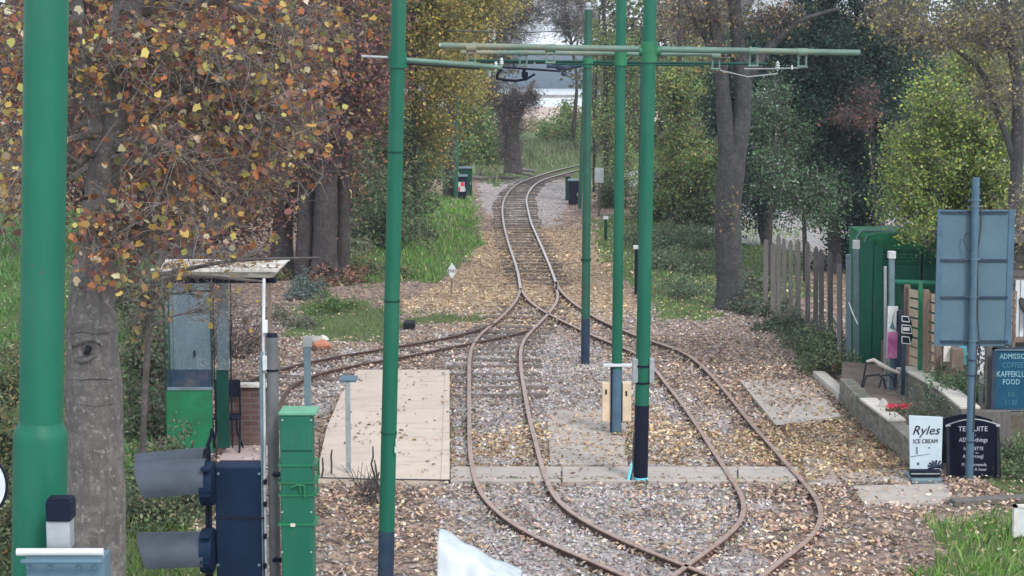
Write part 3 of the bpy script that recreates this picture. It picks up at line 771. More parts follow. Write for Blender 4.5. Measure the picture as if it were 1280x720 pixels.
p3, at3, Y3 = pole('tall green pole with near-black base and cyan tape standing at the concrete path', (800.5, 603), (813.5, -40), .084, split=506, lower='blacknavy', group=GRPP)
arm(p3, 551, 1075, 57, 66, Y3, .036)
arm(p3, 549, 575, 56.6, 57.5, Y3 - .01, .02, 'arm_tip', 'offwhite')
mb = MB(); mb.tube([P(799, 64, Y3), P(826, 64, Y3)], .06, 16); mb.tube([at3(78), at3(52)], .1, 18); mb.build('arm_clamp', M['green2'], p3, smooth='auto')
for x_ in (589, 688): clamp(p3, x_, 60, Y3, .048)
clamp(p3, 942, 64, Y3, .045); clamp(p3, 1003, 65, Y3, .045)
insul(p3, 972, 82, Y3, .045); insul(p3, 990, 84, Y3, .02)
mb = MB(); mb.tube([P(930, 86, Y3), P(972, 86, Y3), P(1010, 84, Y3)], .008, 6); mb.tube([P(900, 88, Y3), P(935, 96, Y3), P(972, 92, Y3)], .007, 6); mb.build('span_wire', M['galv'], p3)
for a, b_ in ((791, 797.5), (812, 818)): mb = MB(); mb.boxpx(a, 449, b_, 479, Y3 - .06, .14); mb.build('switch_box', M['galv'], p3, bevel=.006)
for yy in (457, 478): mb = MB(); mb.tube([at3(yy) - Vector((0, 0, .012)), at3(yy) + Vector((0, 0, .012))], .094, 20); mb.build('band', M['blacknavy'], p3, smooth='auto')
mb = MB(); f3 = G(800.5, 603)
mb.tube([at3(570) + Vector((-.09, -.02, 0)), at3(590) + Vector((-.13, -.05, 0)), at3(599) + Vector((-.15, -.06, 0)), at3(603) + Vector((-.10, -.1, .01))], [.012, .018, .02, .015], 8)
mb.tube([at3(600) - Vector((0, 0, 0)), at3(596)], .092, 16)
mb.build('cyan_tape', M['cyan'], p3, smooth='auto')
mb = MB(); mb.tube([at3(540) + Vector((-.088, -.03, 0)), at3(588) + Vector((-.10, -.04, 0)), at3(602) + Vector((-.13, -.06, .01))], .012, 8); mb.build('cable', M['rubber'], p3, smooth='auto')

p2, at2, Y2 = pole('tall green pole with blue-grey base carrying two cream boxes', (770, 543), (777, -30), .070, split=461, lower='bluepole', group=GRPP)
arm(p2, 576, 897, 65.5, 68, Y2, .030); arm(p2, 690, 880, 80, 82, Y2, .013, mat='dkgreen')
mb = MB(); mb.tube([at2(82), at2(60)], .085, 18); mb.build('arm_clamp', M['green2'], p2, smooth='auto')
clamp(p2, 654, 66, Y2, .042); clamp(p2, 895, 70, Y2, .045)
mb = MB(); mb.boxpx(754, 455, 793, 458.5, Y2 - .08, .05); mb.build('crossbar', M['white'], p2, bevel=.004)
mb = MB(); mb.boxpx(753, 479, 764.5, 527, Y2 - .02, .16); mb.build('relay_box', M['cream'], p2, bevel=.008)
mb = MB(); mb.boxpx(778, 479, 789, 527, Y2 - .02, .16); mb.build('relay_box', M['cream'], p2, bevel=.008)
mb = MB(); mb.boxpx(764, 481, 779, 526, Y2 + .06, .07); mb.build('backplate', M['cream'], p2, bevel=.004)
mb = MB(); mb.boxpx(756.6, 487, 758.6, 493, Y2 - .03, .02); mb.boxpx(782, 489, 784, 495, Y2 - .03, .02)
mb.boxpx(763.5, 460, 766.5, 542, Y2 - .04, .1); mb.boxpx(776.6, 479, 778, 528, Y2 - .03, .1); mb.build('mounting_strip', M['blacknavy'], p2)

p1, at1, Y1 = pole('slimmer dark green pole with silver cap standing among the leaves by the right track', (731.5, 457), (735.5, 12), .070, split=398, lower='navy', collars=(324.5,), finial=True, group=GRPP, upper='greenfar')
arm(p1, 585, 960, 75.5, 80, Y1, .022, mat='dkgreen'); arm(p1, 600, 800, 78.5, 80, Y1 + .02, .012, mat='rubber')
mb = MB(); mb.tube([at1(84), at1(73)], .09, 16); mb.build('arm_clamp', M['green2'], p1, smooth='auto')
mb = MB(); c_ = P(705, 84, Y1); mb.ball(c_, .1, 10, (1.6, 1, .6)); mb.ball(c_ + Vector((0, 0, -.1)), .05, 8)
for a in (-.28, .28): mb.tube([c_, c_ + Vector((a, 0, .02))], .03, 8)
mb.build('wire_hanger', M['navy'], p1, smooth='auto')
insul(p1, 668, 79, Y1, .035, 'galv'); insul(p1, 642, 83, Y1, .035, 'dkgreen')
pole('distant green pole mostly hidden behind the tallest pole, silver cap showing', (799.5, 292), (804.5, 33), .068, finial=True, group=GRPP, upper='greenfar')
pole('distant green pole just behind the slim pole beside the bin cabinets', (724.5, 262), (733, 38), .06, group=GRPP, upper='greenfar')
pole('green pole almost swallowed by the shrubs behind the left cabinets', (570, 249), (572, 60), .075, group=GRPP, upper='greenfar')
# running wires
def wire(pts, label, r=.006):
    mb = MB(); mb.tube(pts, r, 6); tag(mb.build('contact_wire', M['rubber'], smooth='auto'), label, 'overhead wire')
wire([P(640, 88, 17.3), P(655, 82, Y3), P(655, 79, Y1), P(660, 74, 45), P(655, 68, 62), P(690, 66, 80)], 'contact wire hung along the left track into the distance')
wire([P(700, 90, Y3), P(705, 87, Y1), P(690, 76, 45), P(668, 69, 62)], 'contact wire hung over the right track towards the junction')
wire([P(560, 38, 40), P(640, 41, 42), P(735, 38, 45)], 'thin span wire crossing high against the sky between the trees', .012)

# ------------------------------------------------------------------ shelter
YS = YG(579)
root = thing('tram_shelter', 'small glazed green shelter with a white roof and open doorway at left', 'shelter', G(270, 579))
D = .95
def bx(name, mat, x0, y0, x1, y1, dy, depth, bevel=0, par=None):
    mb = MB(); mb.boxpx(x0, y0, x1, y1, YS + dy, depth); return mb.build(name, M[mat] if isinstance(mat, str) else mat, par or root, bevel=bevel)
za = 0; mb = MB(); a = P(262, 0, YS); b_ = P(336, 0, YS); mb.box((a.x, YS - .02, -.02), (b_.x, YS + D, .05)); mb.build('floor', paint('pink_floor', (.42, .33, .32), .8, .15, 4, dirt=(.3, .2, .2)), root)
bx('lower_panel', 'green2', 207, 488, 266, 566, 0, .04)
gl = bx('side_window', 'glass', 208, 352, 266, 487, .01, .012)
bx('window_frame', 'dkgreen', 203, 346, 209, 572, -.015, .06, .004, gl)
bx('window_frame', 'steel', 209, 484, 266, 488, -.015, .05, .003, gl)
bx('window_frame', 'steel', 215, 352, 218, 484, -.01, .03, .003, gl)
bx('door_post', 'blacknavy', 265, 346, 270, 580, -.03, .08, .005)
bx('door_post', 'blacknavy', 287, 420, 291, 560, .3, .05, .005)
bx('door_post', 'blacknavy', 287, 346, 289.5, 420, .3, .04, .003)
gd = bx('door_window', 'glass', 270, 352, 287, 462, .31, .01)
bx('door_panel', 'dkgreen', 270, 463, 287, 560, .3, .04)
bx('end_post', 'wood_brown', 333, 346, 341, 582, -.02, .09, .004)
bx('end_post', 'steel', 325, 346, 328.5, 560, D - .1, .06, .004)
bx('top_rail', 'blacknavy', 203, 348, 345, 354, -.02, .06, .004)
bx('window_frame', 'dkgreen', 209, 352, 213, 484, -.015, .05, .003, gl)
bx('window_frame', 'dkgreen', 262, 352, 266, 484, -.015, .05, .003, gl)
bx('window_frame', 'navy', 209, 462, 266, 484, -.005, .012, 0, gl)
bx('window_catch', 'black', 242, 438, 244, 446, -.02, .02, 0, gl)
bx('mullion', 'steel', 222, 352, 224, 560, D - .05, .05)
# back wall of low brick under an open window
mb = MB(); q0 = P(262, 0, YS + D); q1 = P(328, 0, YS + D); mb.box((q0.x, YS + D - .1, .0), (q1.x, YS + D, .82)); mb.build('brick_wall', M['brick'], root)
mb = MB(); mb.box((q0.x - .03, YS + D - .16, .82), (q1.x + .02, YS + D + .02, .86)); mb.build('sill', M['offwhite'], root, bevel=.004)
# roof: shallow tray with up-stand
mb = MB(); r0 = P(196, 347, YS - .12); r1 = P(349, 347, YS - .12)
zr = r0.z
mb.add([(r0.x, YS - .14, zr), (r1.x - .08, YS - .14, zr), (r1.x - .06, YS + D + .05, zr + .02), (r0.x + .03, YS + D + .05, zr + .02),
        (r0.x - .03, YS - .18, zr + .09), (r1.x - .02, YS - .18, zr + .09), (r1.x - .02, YS + D + .1, zr + .08), (r0.x - .1, YS + D + .1, zr + .08)],
       [(3, 2, 1, 0), (4, 5, 6, 7), (0, 1, 5, 4), (1, 2, 6, 5), (2, 3, 7, 6), (3, 0, 4, 7)])
mb.build('roof', M['offwhite'], root, bevel=.01)
mb = MB(); mb.box((r0.x - .06, YS - .21, zr + .075), (r1.x - .01, YS - .17, zr + .12)); mb.build('roof_edge', M['offwhite'], root, bevel=.006); mb = MB(); mb.box((r0.x - .1, YS + D + .06, zr + .075), (r1.x, YS + D + .1, zr + .10)); mb.build('roof_edge', M['offwhite'], root, bevel=.006)
n = 420; LX = RNG.uniform(r0.x, r1.x - .05, n); LY = RNG.uniform(YS - .14, YS + D + .02, n); kk = vnoise(LX, LY, .3, 90) > .42; LX = LX[kk]; LY = LY[kk]; LZ = zr + .095 + (LY - YS) * -.012 + RNG.uniform(0, .02, len(LX))
tag(leaves('roof_leaves', np.stack([LX, LY, LZ], 1), .07, pick([((.30, .22, .14), 3), ((.40, .28, .12), 2), ((.18, .13, .1), 2)], len(LX)), SH_OVAL, None, M['litter'], flat=.4), 'dead leaves and moss lying on the shelter roof', 'leaves', kind='stuff')
# chair inside
cb = P(281, 556, YS + .55); ch = thing('metal_chair', 'dark folding metal chair standing inside the shelter doorway', 'chair', (cb.x, cb.y, .05))
cx, cy, cz = cb.x, cb.y, .05
mb = MB(); mb.box((cx - .13, cy - .18, cz + .42), (cx + .2, cy + .18, cz + .45)); mb.build('seat', M['blacknavy'], ch, bevel=.01)
mb = MB(); mb.tube([(cx - .13, cy + .18, cz + .45), (cx - .15, cy + .22, cz + .88)], .014, 8); mb.tube([(cx + .18, cy + .18, cz + .45), (cx + .17, cy + .22, cz + .88)], .014, 8); mb.box((cx - .15, cy + .2, cz + .66), (cx + .18, cy + .22, cz + .88)); mb.build('backrest', M['blacknavy'], ch, bevel=.004)
for sx_ in (-.13, .18):
    for sy in (-1, 1):
        mb = MB(); mb.tube([(cx + sx_, cy + sy * .15, cz + .43), (cx + sx_ + .02 * sy, cy - sy * .02, cz + .22), (cx + sx_ + .03 * (1 if sx_ > 0 else -1), cy - sy * .17, cz)], .014, 8); mb.build('leg', M['blacknavy'], ch, smooth=True)

# ------------------------------------------------------------------ crossing signal close to the camera, seen from behind and the side
YC = 11.0
pb = P(341, 600, YC)
root = thing('crossing_signal', 'level crossing light signal close to the camera with black head and long grey hoods', 'signal', (pb.x, YC, 0))
tp = P(340, 421, YC)
mb = MB(); mb.tube([(pb.x, YC, 0), (tp.x, YC, tp.z)], .034, 20); mb.build('pole', paint('signal_pole', (.10, .105, .11), .6, .3, 6), root, smooth='auto')
mb = MB(); mb.tube([(tp.x, YC, tp.z), (tp.x, YC, tp.z + .02)], [.036, .03], 16); mb.tube([P(340, 461, YC), P(340, 464, YC)], .037, 16); mb.build('pole_cap', M['blacknavy'], root, smooth='auto')
mb = MB(); mb.tube([P(330, 348, YC + .02), P(329.5, 400, YC + .02), P(331, 600, YC), P(334, 760, YC)], .009, 8); mb.boxpx(328, 401, 334, 416, YC - .02, .04); mb.boxpx(328, 445, 334, 463, YC - .02, .04); mb.build('conduit', M['white'], root, smooth='auto')
mb = MB(); mb.tube([P(327, 440, YC), P(326, 470, YC), P(328, 560, YC), P(327, 760, YC)], .010, 8); mb.build('cable', M['steel'], root, smooth='auto')
mb = MB(); mb.boxpx(268, 584, 330, 860, YC - .02, .2); mb.build('signal_head', M['signalback'], root, bevel=.01)
mb = MB(); mb.tube([P(265, 536, YC), P(264, 545, YC), P(260, 556, YC), P(259, 575, YC), P(259, 860, YC)], .011, 10)
mb.boxpx(257.5, 560, 268.5, 860, YC + .0, .03); mb.build('backing_board', M['blacknavy'], root, smooth='auto')
def visor(x0, x1, yc0, yc1, r0, r1, Y, name='hood'):
    mb = MB(); a = P(x0, yc0, Y); b = P(x1, yc1, Y); n = 22; vs = []; fs = []
    for p, r in ((a, r0), (b, r1), (b, r1 - .006), (a, r0 - .006)):
        for k in range(n): 
            t = math.pi * (-.12 + 1.24 * k / (n - 1)); vs.append((p.x + (-.05 * math.sin(t) if p.x < (a.x + b.x) / 2 else 0), p.y + math.cos(t) * r, p.z + math.sin(t) * r))
    for q in range(4):
        q2 = (q + 1) % 4
        for k in range(n - 1): fs.append((q * n + k, q * n + k + 1, q2 * n + k + 1, q2 * n + k))
    mb.add(vs, fs); return mb.build(name, M['visor'], root, smooth='auto')
visor(180, 258, 606, 601, .14, .13, YC - .06)
visor(180, 256, 594, 584, .13, .12, YC + .24)
visor(184, 258, 694, 692, .135, .13, YC - .06)
for yc in (606, 690):
    mb = MB(); p = P(259, yc - 2, YC - .06); mb.tube([p + Vector((-.03, 0, 0)), p + Vector((.04, 0, 0))], .13, 24)
    for dy_ in (-20, 12): mb.boxpx(250, yc + dy_, 262, yc + dy_ + 3, YC - .2, .1)
    mb.build('lamp_rim', M['signalback'], root, smooth='auto')
# green head on the right-hand side of the same post
Yg = YC - .25
mb = MB(); mb.boxpx(349, 517, 394, 900, Yg, .18); mb.build('rear_head', M['green'], root, bevel=.012)
mb = MB(); mb.boxpx(348, 515.5, 395, 519.5, Yg - .01, .2); mb.build('head_lid', paint('pale_green_lid', (.10, .30, .19), .5, .2, 6), root, bevel=.004)  # lid in a paler green than the head
for yy in (581, 603, 618.5, 655): mb = MB(); mb.boxpx(347.5, yy, 395.5, yy + 2, Yg - .008, .19); mb.build('band', M['green2'], root)
mb = MB()
mb.tube([P(365, 609, Yg - .02), P(372, 606, Yg - .025), P(380, 607, Yg - .02), P(381, 621, Yg - .02)], .007, 8); mb.tube([P(374, 606, Yg - .02), P(376, 616, Yg - .02)], .005, 8)
mb.tube([P(391, 578, Yg - .01), P(397, 580, Yg - .01), P(397, 616, Yg - .01), P(391, 620, Yg - .01)], .004, 6)
mb.build('latch', M['green2'], root, smooth='auto')
mb = MB(); mb.tube([P(341, 593, YC), P(352, 593, Yg + .1)], .014, 8); mb.build('mounting_arm', M['blacknavy'], root, smooth='auto'); mb = MB(); mb.tube([P(341, 700, YC), P(352, 700, Yg + .1)], .014, 8); mb.build('mounting_arm', M['blacknavy'], root, smooth='auto')

for (x_, y_) in ((273, 592), (324, 592), (273, 706), (324, 706)):
    mb = MB(); q = P(x_, y_, YC - .025); mb.tube([q, q + Vector((0, -.008, 0))], .008, 10); mb.build('bolt', M['steel'], root, smooth='auto')
mb = MB(); mb.boxpx(268, 647, 330, 649, YC - .026, .01); mb.build('seam', M['black'], root)
for y_ in (600, 628, 668, 705):
    mb = MB(); mb.boxpx(329, y_, 333, y_ + 6, YC - .03, .05); mb.build('hinge', M['blacknavy'], root, bevel=.002)
for (x_, y_) in ((353, 525), (389, 525), (353, 640), (389, 640), (353, 690), (389, 690)):
    mb = MB(); q = P(x_, y_, Yg - .002); mb.tube([q, q + Vector((0, -.007, 0))], .006, 10); mb.build('screw', M['galv'], root, smooth='auto')
mb = MB(); mb.boxpx(363, 654.5, 369, 658.5, Yg - .012, .006); mb.build('label_plate', M['offwhite'], root)
mb = MB(); mb.boxpx(352, 563, 391, 564, Yg - .006, .006); mb.build('seam', M['dkgreen'], root)

# slim posts on the pad
g1 = G(384, 545); root = thing('grey_post', 'short blue-grey post with a cross-head behind the green signal housing', 'post', (g1.x, g1.y, 0)); Yq = g1.y
mb = MB(); a = P(384, 433, Yq); mb.box((a.x - .045, Yq - .03, 0), (a.x + .045, Yq + .03, a.z)); mb.build('post', M['steel'], root, bevel=.004)
mb = MB(); mb.boxpx(378, 420, 390, 434, Yq - .04, .03); mb.build('top_plate', M['galv'], root, bevel=.003)
g2 = G(434.5, 597); root = thing('thin_sign_post', 'thin pale post with a small edge-on plate standing on the pink platform', 'post', (g2.x, g2.y, 0)); Yq = g2.y
mb = MB(); a = P(434.5, 476, Yq); mb.box((a.x - .03, Yq - .02, 0), (a.x + .03, Yq + .02, a.z)); mb.build('post', M['galv'], root, bevel=.003)
mb = MB(); mb.boxpx(424, 474.5, 445, 478, Yq - .02, .3); mb.build('plate', M['bluesteel'], root, bevel=.003)

# white sheeted object at the bottom edge
YB = 17.1; root = thing('white_sheet_cover', 'wrinkled white plastic sheet over a low stand at the bottom edge of the picture', 'sheet', (P(600, 700, YB).x, YB, 0))
a = P(549, 661, YB); b_ = P(652, 714, YB)
nx_, ny_ = 40, 20; vs = []; fs = []
for j in range(ny_):
    for i in range(nx_):
        s = i / (nx_ - 1); t = j / (ny_ - 1)
        p = a.lerp(b_, s); p.z += .012 * math.sin(s * 17) - .02 * s * (1 - s)
        wr = (vnoise(np.array([s * 6.0]), np.array([t * 5.0]), 1, 70)[0] - .5) * .07
        if t < .5: q = p + Vector((0, -t * .9, -.02 * t + wr * .5))
        else: q = p + Vector((0, -.45 - (t - .5) * .5, -(t - .5) * 2 * (p.z - .02) * 1.0)) + Vector((0, wr, wr * .3))
        vs.append(q)
for j in range(ny_ - 1):
    for i in range(nx_ - 1): fs.append((j * nx_ + i, j * nx_ + i + 1, (j + 1) * nx_ + i + 1, (j + 1) * nx_ + i))
mb = MB(); mb.add(vs, fs); o = mb.build('sheet', paint('white_sheet', (.50, .56, .60), .4, .15, 3, dirt=(.30, .34, .38), bmp=.3), root, smooth=True); sm = o.modifiers.new('thick', 'SOLIDIFY'); sm.thickness = .01  # grey patches are dirt plus shading put into the sheet's colour
mb = MB(); mb.box((a.x + .03, YB - .4, 0), (b_.x - .03, YB - .03, b_.z - .06)); mb.build('stand', M['wood_brown'], root)
mb = MB(); mb.tube([P(607, 690, YB + .05), P(614, 679, YB + .02), P(626, 697, YB), P(630, 702, YB)], .006, 6); mb.build('wire_hook', M['rubber'], root)

# round mirror at the extreme left edge
p = P(-36, 606, 7.5); root = thing('traffic_mirror', 'round white-backed disc with dark rim cut by the left edge of the picture', 'mirror', (p.x, p.y, 0))
mb = MB(); mb.tube([(p.x, p.y - .01, p.z), (p.x, p.y + .02, p.z)], .138, 40); mb.build('disc', M['white'], root, smooth='auto')
mb = MB()
pts = [(p.x + .142 * math.cos(t), p.y, p.z + .142 * math.sin(t)) for t in np.linspace(0, 2 * math.pi, 41)]
mb.tube(pts, .006, 8); mb.build('rim', M['blacknavy'], root, smooth='auto')
mb = MB(); mb.tube([(p.x, p.y + .05, 0), (p.x, p.y + .05, p.z)], .03, 14); mb.build('post', M['steel'], root, smooth='auto')

# ------------------------------------------------------------------ far cabinets, signs, markers
def cabinet(label, x0, y0, x1, y1, lid, body, dep=.35, sq=False):
    Y = YG(y1); a = P((x0 + x1) / 2, y1, Y); root = thing('lineside_cabinet', label, 'cabinet', (a.x, Y, 0), 'lineside cabinets by the bend')
    mb = MB(); mb.boxpx(x0, y0, x1, y1 + .5, Y, dep); mb.build('body', M[body], root, bevel=.015)
    mb = MB(); l0 = P(x0 - 1, y0, Y); l1 = P(x1 + 1, y0 - 2, Y)
    mb.box((l0.x, Y - .04, l0.z), (l1.x, Y + dep + .04, l1.z)); mb.build('lid', M[lid], root, bevel=.01)
    mb = MB(); mb.boxpx(x1 - 2.2, (y0 + y1) / 2, x1 - 1.2, (y0 + y1) / 2 + 4, Y - .02, .02); mb.build('handle', M['galv'], root)
    if sq:
        for i, (mx, my) in enumerate(((0, 0), (1, 1), (1, 0), (0, 1))):
            pass
        mb = MB(); mb.boxpx(570, 227.5, 581, 239.5, Y - .012, .01); lab = mb.build('warning_label', M['white'], root)
        mb = MB(); mb.boxpx(575.8, 227.8, 580.7, 233, Y - .016, .003); mb.boxpx(570.4, 233.5, 575.4, 239, Y - .016, .003); mb.build('red_square', M['red'], lab)
    return root
cabinet('small dark cabinet with pale lid and red and white label left of the bend', 567, 221, 583.5, 249, 'steel', 'blacknavy', sq=True)
cabinet('taller dark green cabinet behind the labelled one left of the bend', 573, 211, 590, 243.5, 'steel', 'dkgreen')
cabinet('dark grey cabinet with pale lid right of the bend', 711, 226.5, 723.5, 256, 'steel', 'blacknavy')
cabinet('narrow greenish cabinet behind the grey one right of the bend', 707, 221, 713, 250, 'wood_brown', 'dkgreen')
Yn = YG(270); root = thing('notice_board', 'small blank white notice on a dark post among the shrubs right of the bend', 'notice', G(749, 270))
mb = MB(); mb.boxpx(743.5, 210, 754.5, 228.5, Yn, .03); mb.build('panel', M['white'], root, bevel=.004)
mb = MB(); a = P(749, 212, Yn); mb.tube([(a.x, Yn + .06, 0), (a.x, Yn + .06, a.z)], .035, 10); mb.build('post', M['wood_brown'], root, smooth='auto')
Yn = YG(362); root = thing('diamond_sign', 'small white diamond sign with black lettering on a short stake in the leaves', 'sign', G(563, 371))
Yn = YG(371)
c_ = P(565, 338.5, Yn); hw = 6.2 * Yn / F; hh = 10.5 * Yn / F
mb = MB(); mb.add([(c_.x - hw, Yn, c_.z), (c_.x, Yn, c_.z - hh), (c_.x + hw, Yn, c_.z), (c_.x, Yn, c_.z + hh), (c_.x - hw, Yn + .02, c_.z), (c_.x, Yn + .02, c_.z - hh), (c_.x + hw, Yn + .02, c_.z), (c_.x, Yn + .02, c_.z + hh)],
       [(0, 1, 2, 3), (7, 6, 5, 4), (0, 4, 5, 1), (1, 5, 6, 2), (2, 6, 7, 3), (3, 7, 4, 0)]); pl_ = mb.build('plate', M['white'], root)
text('END', .09, (c_.x, Yn - .004, c_.z - .032), pl_, M['black'])
mb = MB(); mb.tube([(c_.x - .02, Yn + .04, 0), (c_.x, Yn + .04, c_.z)], .02, 8); mb.build('stake', M['wood_brown'], root, smooth='auto')
def stub(label, x, yt, yb, w, mat, cap=None, name='marker_post', cat='post'):
    b = G(x, yb); Y = b.y; root = thing(name, label, cat, (b.x, Y, 0)); t = P(x, yt, Y)
    mb = MB(); r = w / 2 * Y / F; mb.box((b.x - r, Y - r, 0), (b.x + r, Y + r, t.z)); mb.build('post', M[mat], root, bevel=.008)
    if cap: mb = MB(); mb.box((b.x - r * 1.6, Y - r * 1.6, t.z), (b.x + r * 1.6, Y + r * 1.6, t.z + .07)); mb.build('cap', M[cap], root, bevel=.006)
    return root
stub('dark bollard with a flat pale cap between the two tallest poles', 796, 311, 367, 6, 'blacknavy', 'white')
stub('little dark post with white cap in the green verge behind the poles', 757, 274, 300, 4, 'dkgreen', 'white')

# ------------------------------------------------------------------ shop side: palings, cage, beds, signs
root = thing('paling_fence', 'weathered grey paling fence with uneven rounded tops left of the green cage', 'fence', G(1000, 425))
PX = [(957, 299, 372), (966, 304, 378), (973, 293, 384), (980.5, 298, 390), (989.5, 300, 396), (999, 299, 401), (1010, 302, 408), (1019, 308, 413), (1026.5, 311, 418), (1038, 314, 427), (1051, 317, 437)]
prv = None
for i, (x_, yt, yb) in enumerate(PX):
    b = G(x_, yb + 18); Y = b.y; t = P(x_ + random.uniform(-1, 1), yt, Y); w = random.uniform(.07, .095)
    mb = MB(); prof = [(-w / 2, 0), (w / 2, 0), (w / 2, 1), (w * .35, 1.03), (0, 1.055), (-w * .35, 1.03), (-w / 2, 1)]
    vs = [(b.x + (t.x - b.x) * max(0, min(1, q)) + p_ + .012 * math.sin(q * 7 + i), Y + dd, q * t.z / 1.05) for dd in (0, .035) for p_, q in prof]
    n = len(prof); mb.add(vs, [tuple(range(n)), tuple(reversed(range(n, 2 * n)))] + [(k, n + k, n + (k + 1) % n, (k + 1) % n) for k in range(n)])
    mb.build('paling', M['wood_grey'], root)
for zz in (.10,):
    mb = MB(); pts = [Vector((G(x_, yb + 18).x, G(x_, yb + 18).y + .06, zz)) for x_, yt, yb in (PX[0], PX[6], PX[-1])]
    for p_, q_ in zip(pts, pts[1:]): mb.bar(p_, q_, .05, .08)
    mb.build('fence_rail', M['wood_grey'], root)
# white pickets across the lane, behind the trunk
Yw = 62; root = thing('picket_fence', 'bright white picket fence seen in a gap behind the right-hand tree trunk', 'fence', (P(950, 280, Yw).x, Yw, 0))
for k, x_ in enumerate(np.arange(928, 972, 4.2)):
    mb = MB(); a = P(x_, 252 + (k % 3), Yw); mb.box((a.x - .035, Yw, 0), (a.x + .035, Yw + .03, a.z)); mb.build('picket', M['white'], root)
mb = MB(); a = P(925, 262, Yw); b_ = P(974, 264, Yw); mb.bar((a.x, Yw + .05, a.z), (b_.x, Yw + .05, a.z), .03, .07); mb.build('fence_rail', M['white'], root)
# low white wall across the lane
Yk = 56; root = thing('low_wall', 'low white wall glimpsed between the tops of the palings', 'wall', (P(1000, 320, Yk).x, Yk, 0))
mb = MB(); mb.boxpx(962, 302, 1046, 330, Yk, .2); v_ = P(962, 302, Yk); mb = MB(); w2 = P(1046, 302, Yk); mb.box((v_.x, Yk, -.02), (w2.x, Yk + .2, v_.z)); mb.build('masonry', paint('white_render', (.62, .63, .64), .9, .15, 3, dirt=(.4, .4, .38)), root)
mb = MB(); mb.box((v_.x - .03, Yk - .03, v_.z), (w2.x + .03, Yk + .23, v_.z + .05)); mb.build('coping', M['coping'], root)
# pale gable of a house behind the conifer
Yh = 78; root = thing('house', 'pale rendered house gable showing high up behind the dark conifer', 'house', (P(975, 100, Yh).x, Yh, 0))
a = P(930, 40, Yh); b_ = P(1004, 40, Yh)
mb = MB(); mb.box((a.x, Yh, 0), (b_.x, Yh + 7, P(0, 28, Yh).z)); mb.build('wall', paint('render', (.55, .58, .62), .9, .1, 1), root)
zt_ = P(0, 28, Yh).z
mb = MB(); mb.add([(a.x, Yh, zt_), (b_.x, Yh, zt_), ((a.x + b_.x) / 2, Yh, zt_ + 2.6), (a.x, Yh + 7, zt_), (b_.x, Yh + 7, zt_), ((a.x + b_.x) / 2, Yh + 7, zt_ + 2.6)], [(0, 1, 2), (5, 4, 3), (0, 3, 4, 1), (1, 4, 5, 2), (2, 5, 3, 0)]); mb.build('gable', paint('render2', (.55, .58, .62), .9, .1, 1), root)
mb = MB(); mm = ((a.x + b_.x) / 2, zt_ + 2.65)
mb.add([(a.x - .3, Yh - .3, zt_ - .15), (mm[0], Yh - .3, mm[1]), (mm[0], Yh + 7.3, mm[1]), (a.x - .3, Yh + 7.3, zt_ - .15), (b_.x + .3, Yh - .3, zt_ - .15), (b_.x + .3, Yh + 7.3, zt_ - .15)], [(0, 1, 2, 3), (1, 4, 5, 2)]); o = mb.build('roof', M['wood_grey'], root); sm = o.modifiers.new('t', 'SOLIDIFY'); sm.thickness = .12
for wx in (936, 974):
    mb = MB(); mb.boxpx(wx, 60, wx + 18, 100, Yh - .03, .03); w_ = mb.build('window', M['board'], root); mb = MB(); mb.boxpx(wx - 1, 100, wx + 19, 102.5, Yh - .12, .12); mb.build('sill', M['white'], w_)

# green cage / container
YK = YG(466); root = thing('green_container', 'green ribbed metal storage cage with perforated top band behind the grey posts', 'container', (P(1120, 466, YK).x, YK, 0))
mb = MB(); a = P(1073, 466, YK); b_ = P(1186, 466, YK); zt_ = P(0, 303, YK).z; zc = P(0, 291, YK).z
n = 7; prof = [(YK, 0), (YK, zt_ - .02)] + [(YK + .14 - .14 * math.cos(t), zt_ + (zc - zt_) * math.sin(t)) for t in np.linspace(0, math.pi / 2, n)] + [(YK + 1.1, zc), (YK + 1.1, 0)]
m_ = len(prof); vs = [(x_, p_[0], p_[1]) for x_ in (a.x, b_.x) for p_ in prof]
mb.add(vs, [tuple(range(m_)), tuple(reversed(range(m_, 2 * m_)))] + [(k, m_ + k, m_ + (k + 1) % m_, (k + 1) % m_) for k in range(m_)]); mb.build('shell', paint('cage_shell_green', (.007, .135, .055), .6, .4, 9, dirt=(.015, .05, .035), spec=.2), root)  # shell behind the wires in the cage's own green, with random darker patches
mb = MB()
for x_ in (1075, 1081, 1087, 1092, 1098): mb.boxpx(x_, 306 if x_ > 1090 else 302, x_ + 2.2, 465, YK - .035, .035)
for x_ in (1149, 1151.6, 1174): mb.boxpx(x_, 312, x_ + 1.2, 465, YK - .03, .03)
mb.build('rib', M['green'], root)
mb = MB()
for k in range(19): mb.boxpx(1101 + k * 4.1, 331, 1102 + k * 4.1, 465, YK - .022, .02)
mb.build('mesh_wires', M['green'], root)
mb = MB()
for k in range(24): mb.boxpx(1100, 334 + k * 5.4, 1176, 334.7 + k * 5.4, YK - .02, .018)
mb.build('mesh_wires', M['green'], root)
mb = MB()
for yy in (311, 326, 329, 386): mb.boxpx(1098, yy, 1176, yy + 1.2, YK - .03, .03)
for yy in (419,): mb.boxpx(1092, yy, 1110, yy + 1, YK - .045, .02)
mb.build('cross_rail', M['green'], root)
mb = MB()
for r_, yy in enumerate((314.5, 319, 323)):
    for k in range(17): mb.boxpx(1100 + k * 4.4 + r_ * 1.2, yy, 1102.2 + k * 4.4 + r_ * 1.2, yy + 2, YK - .008, .008)
mb.build('perforations', M['blacknavy'], root)
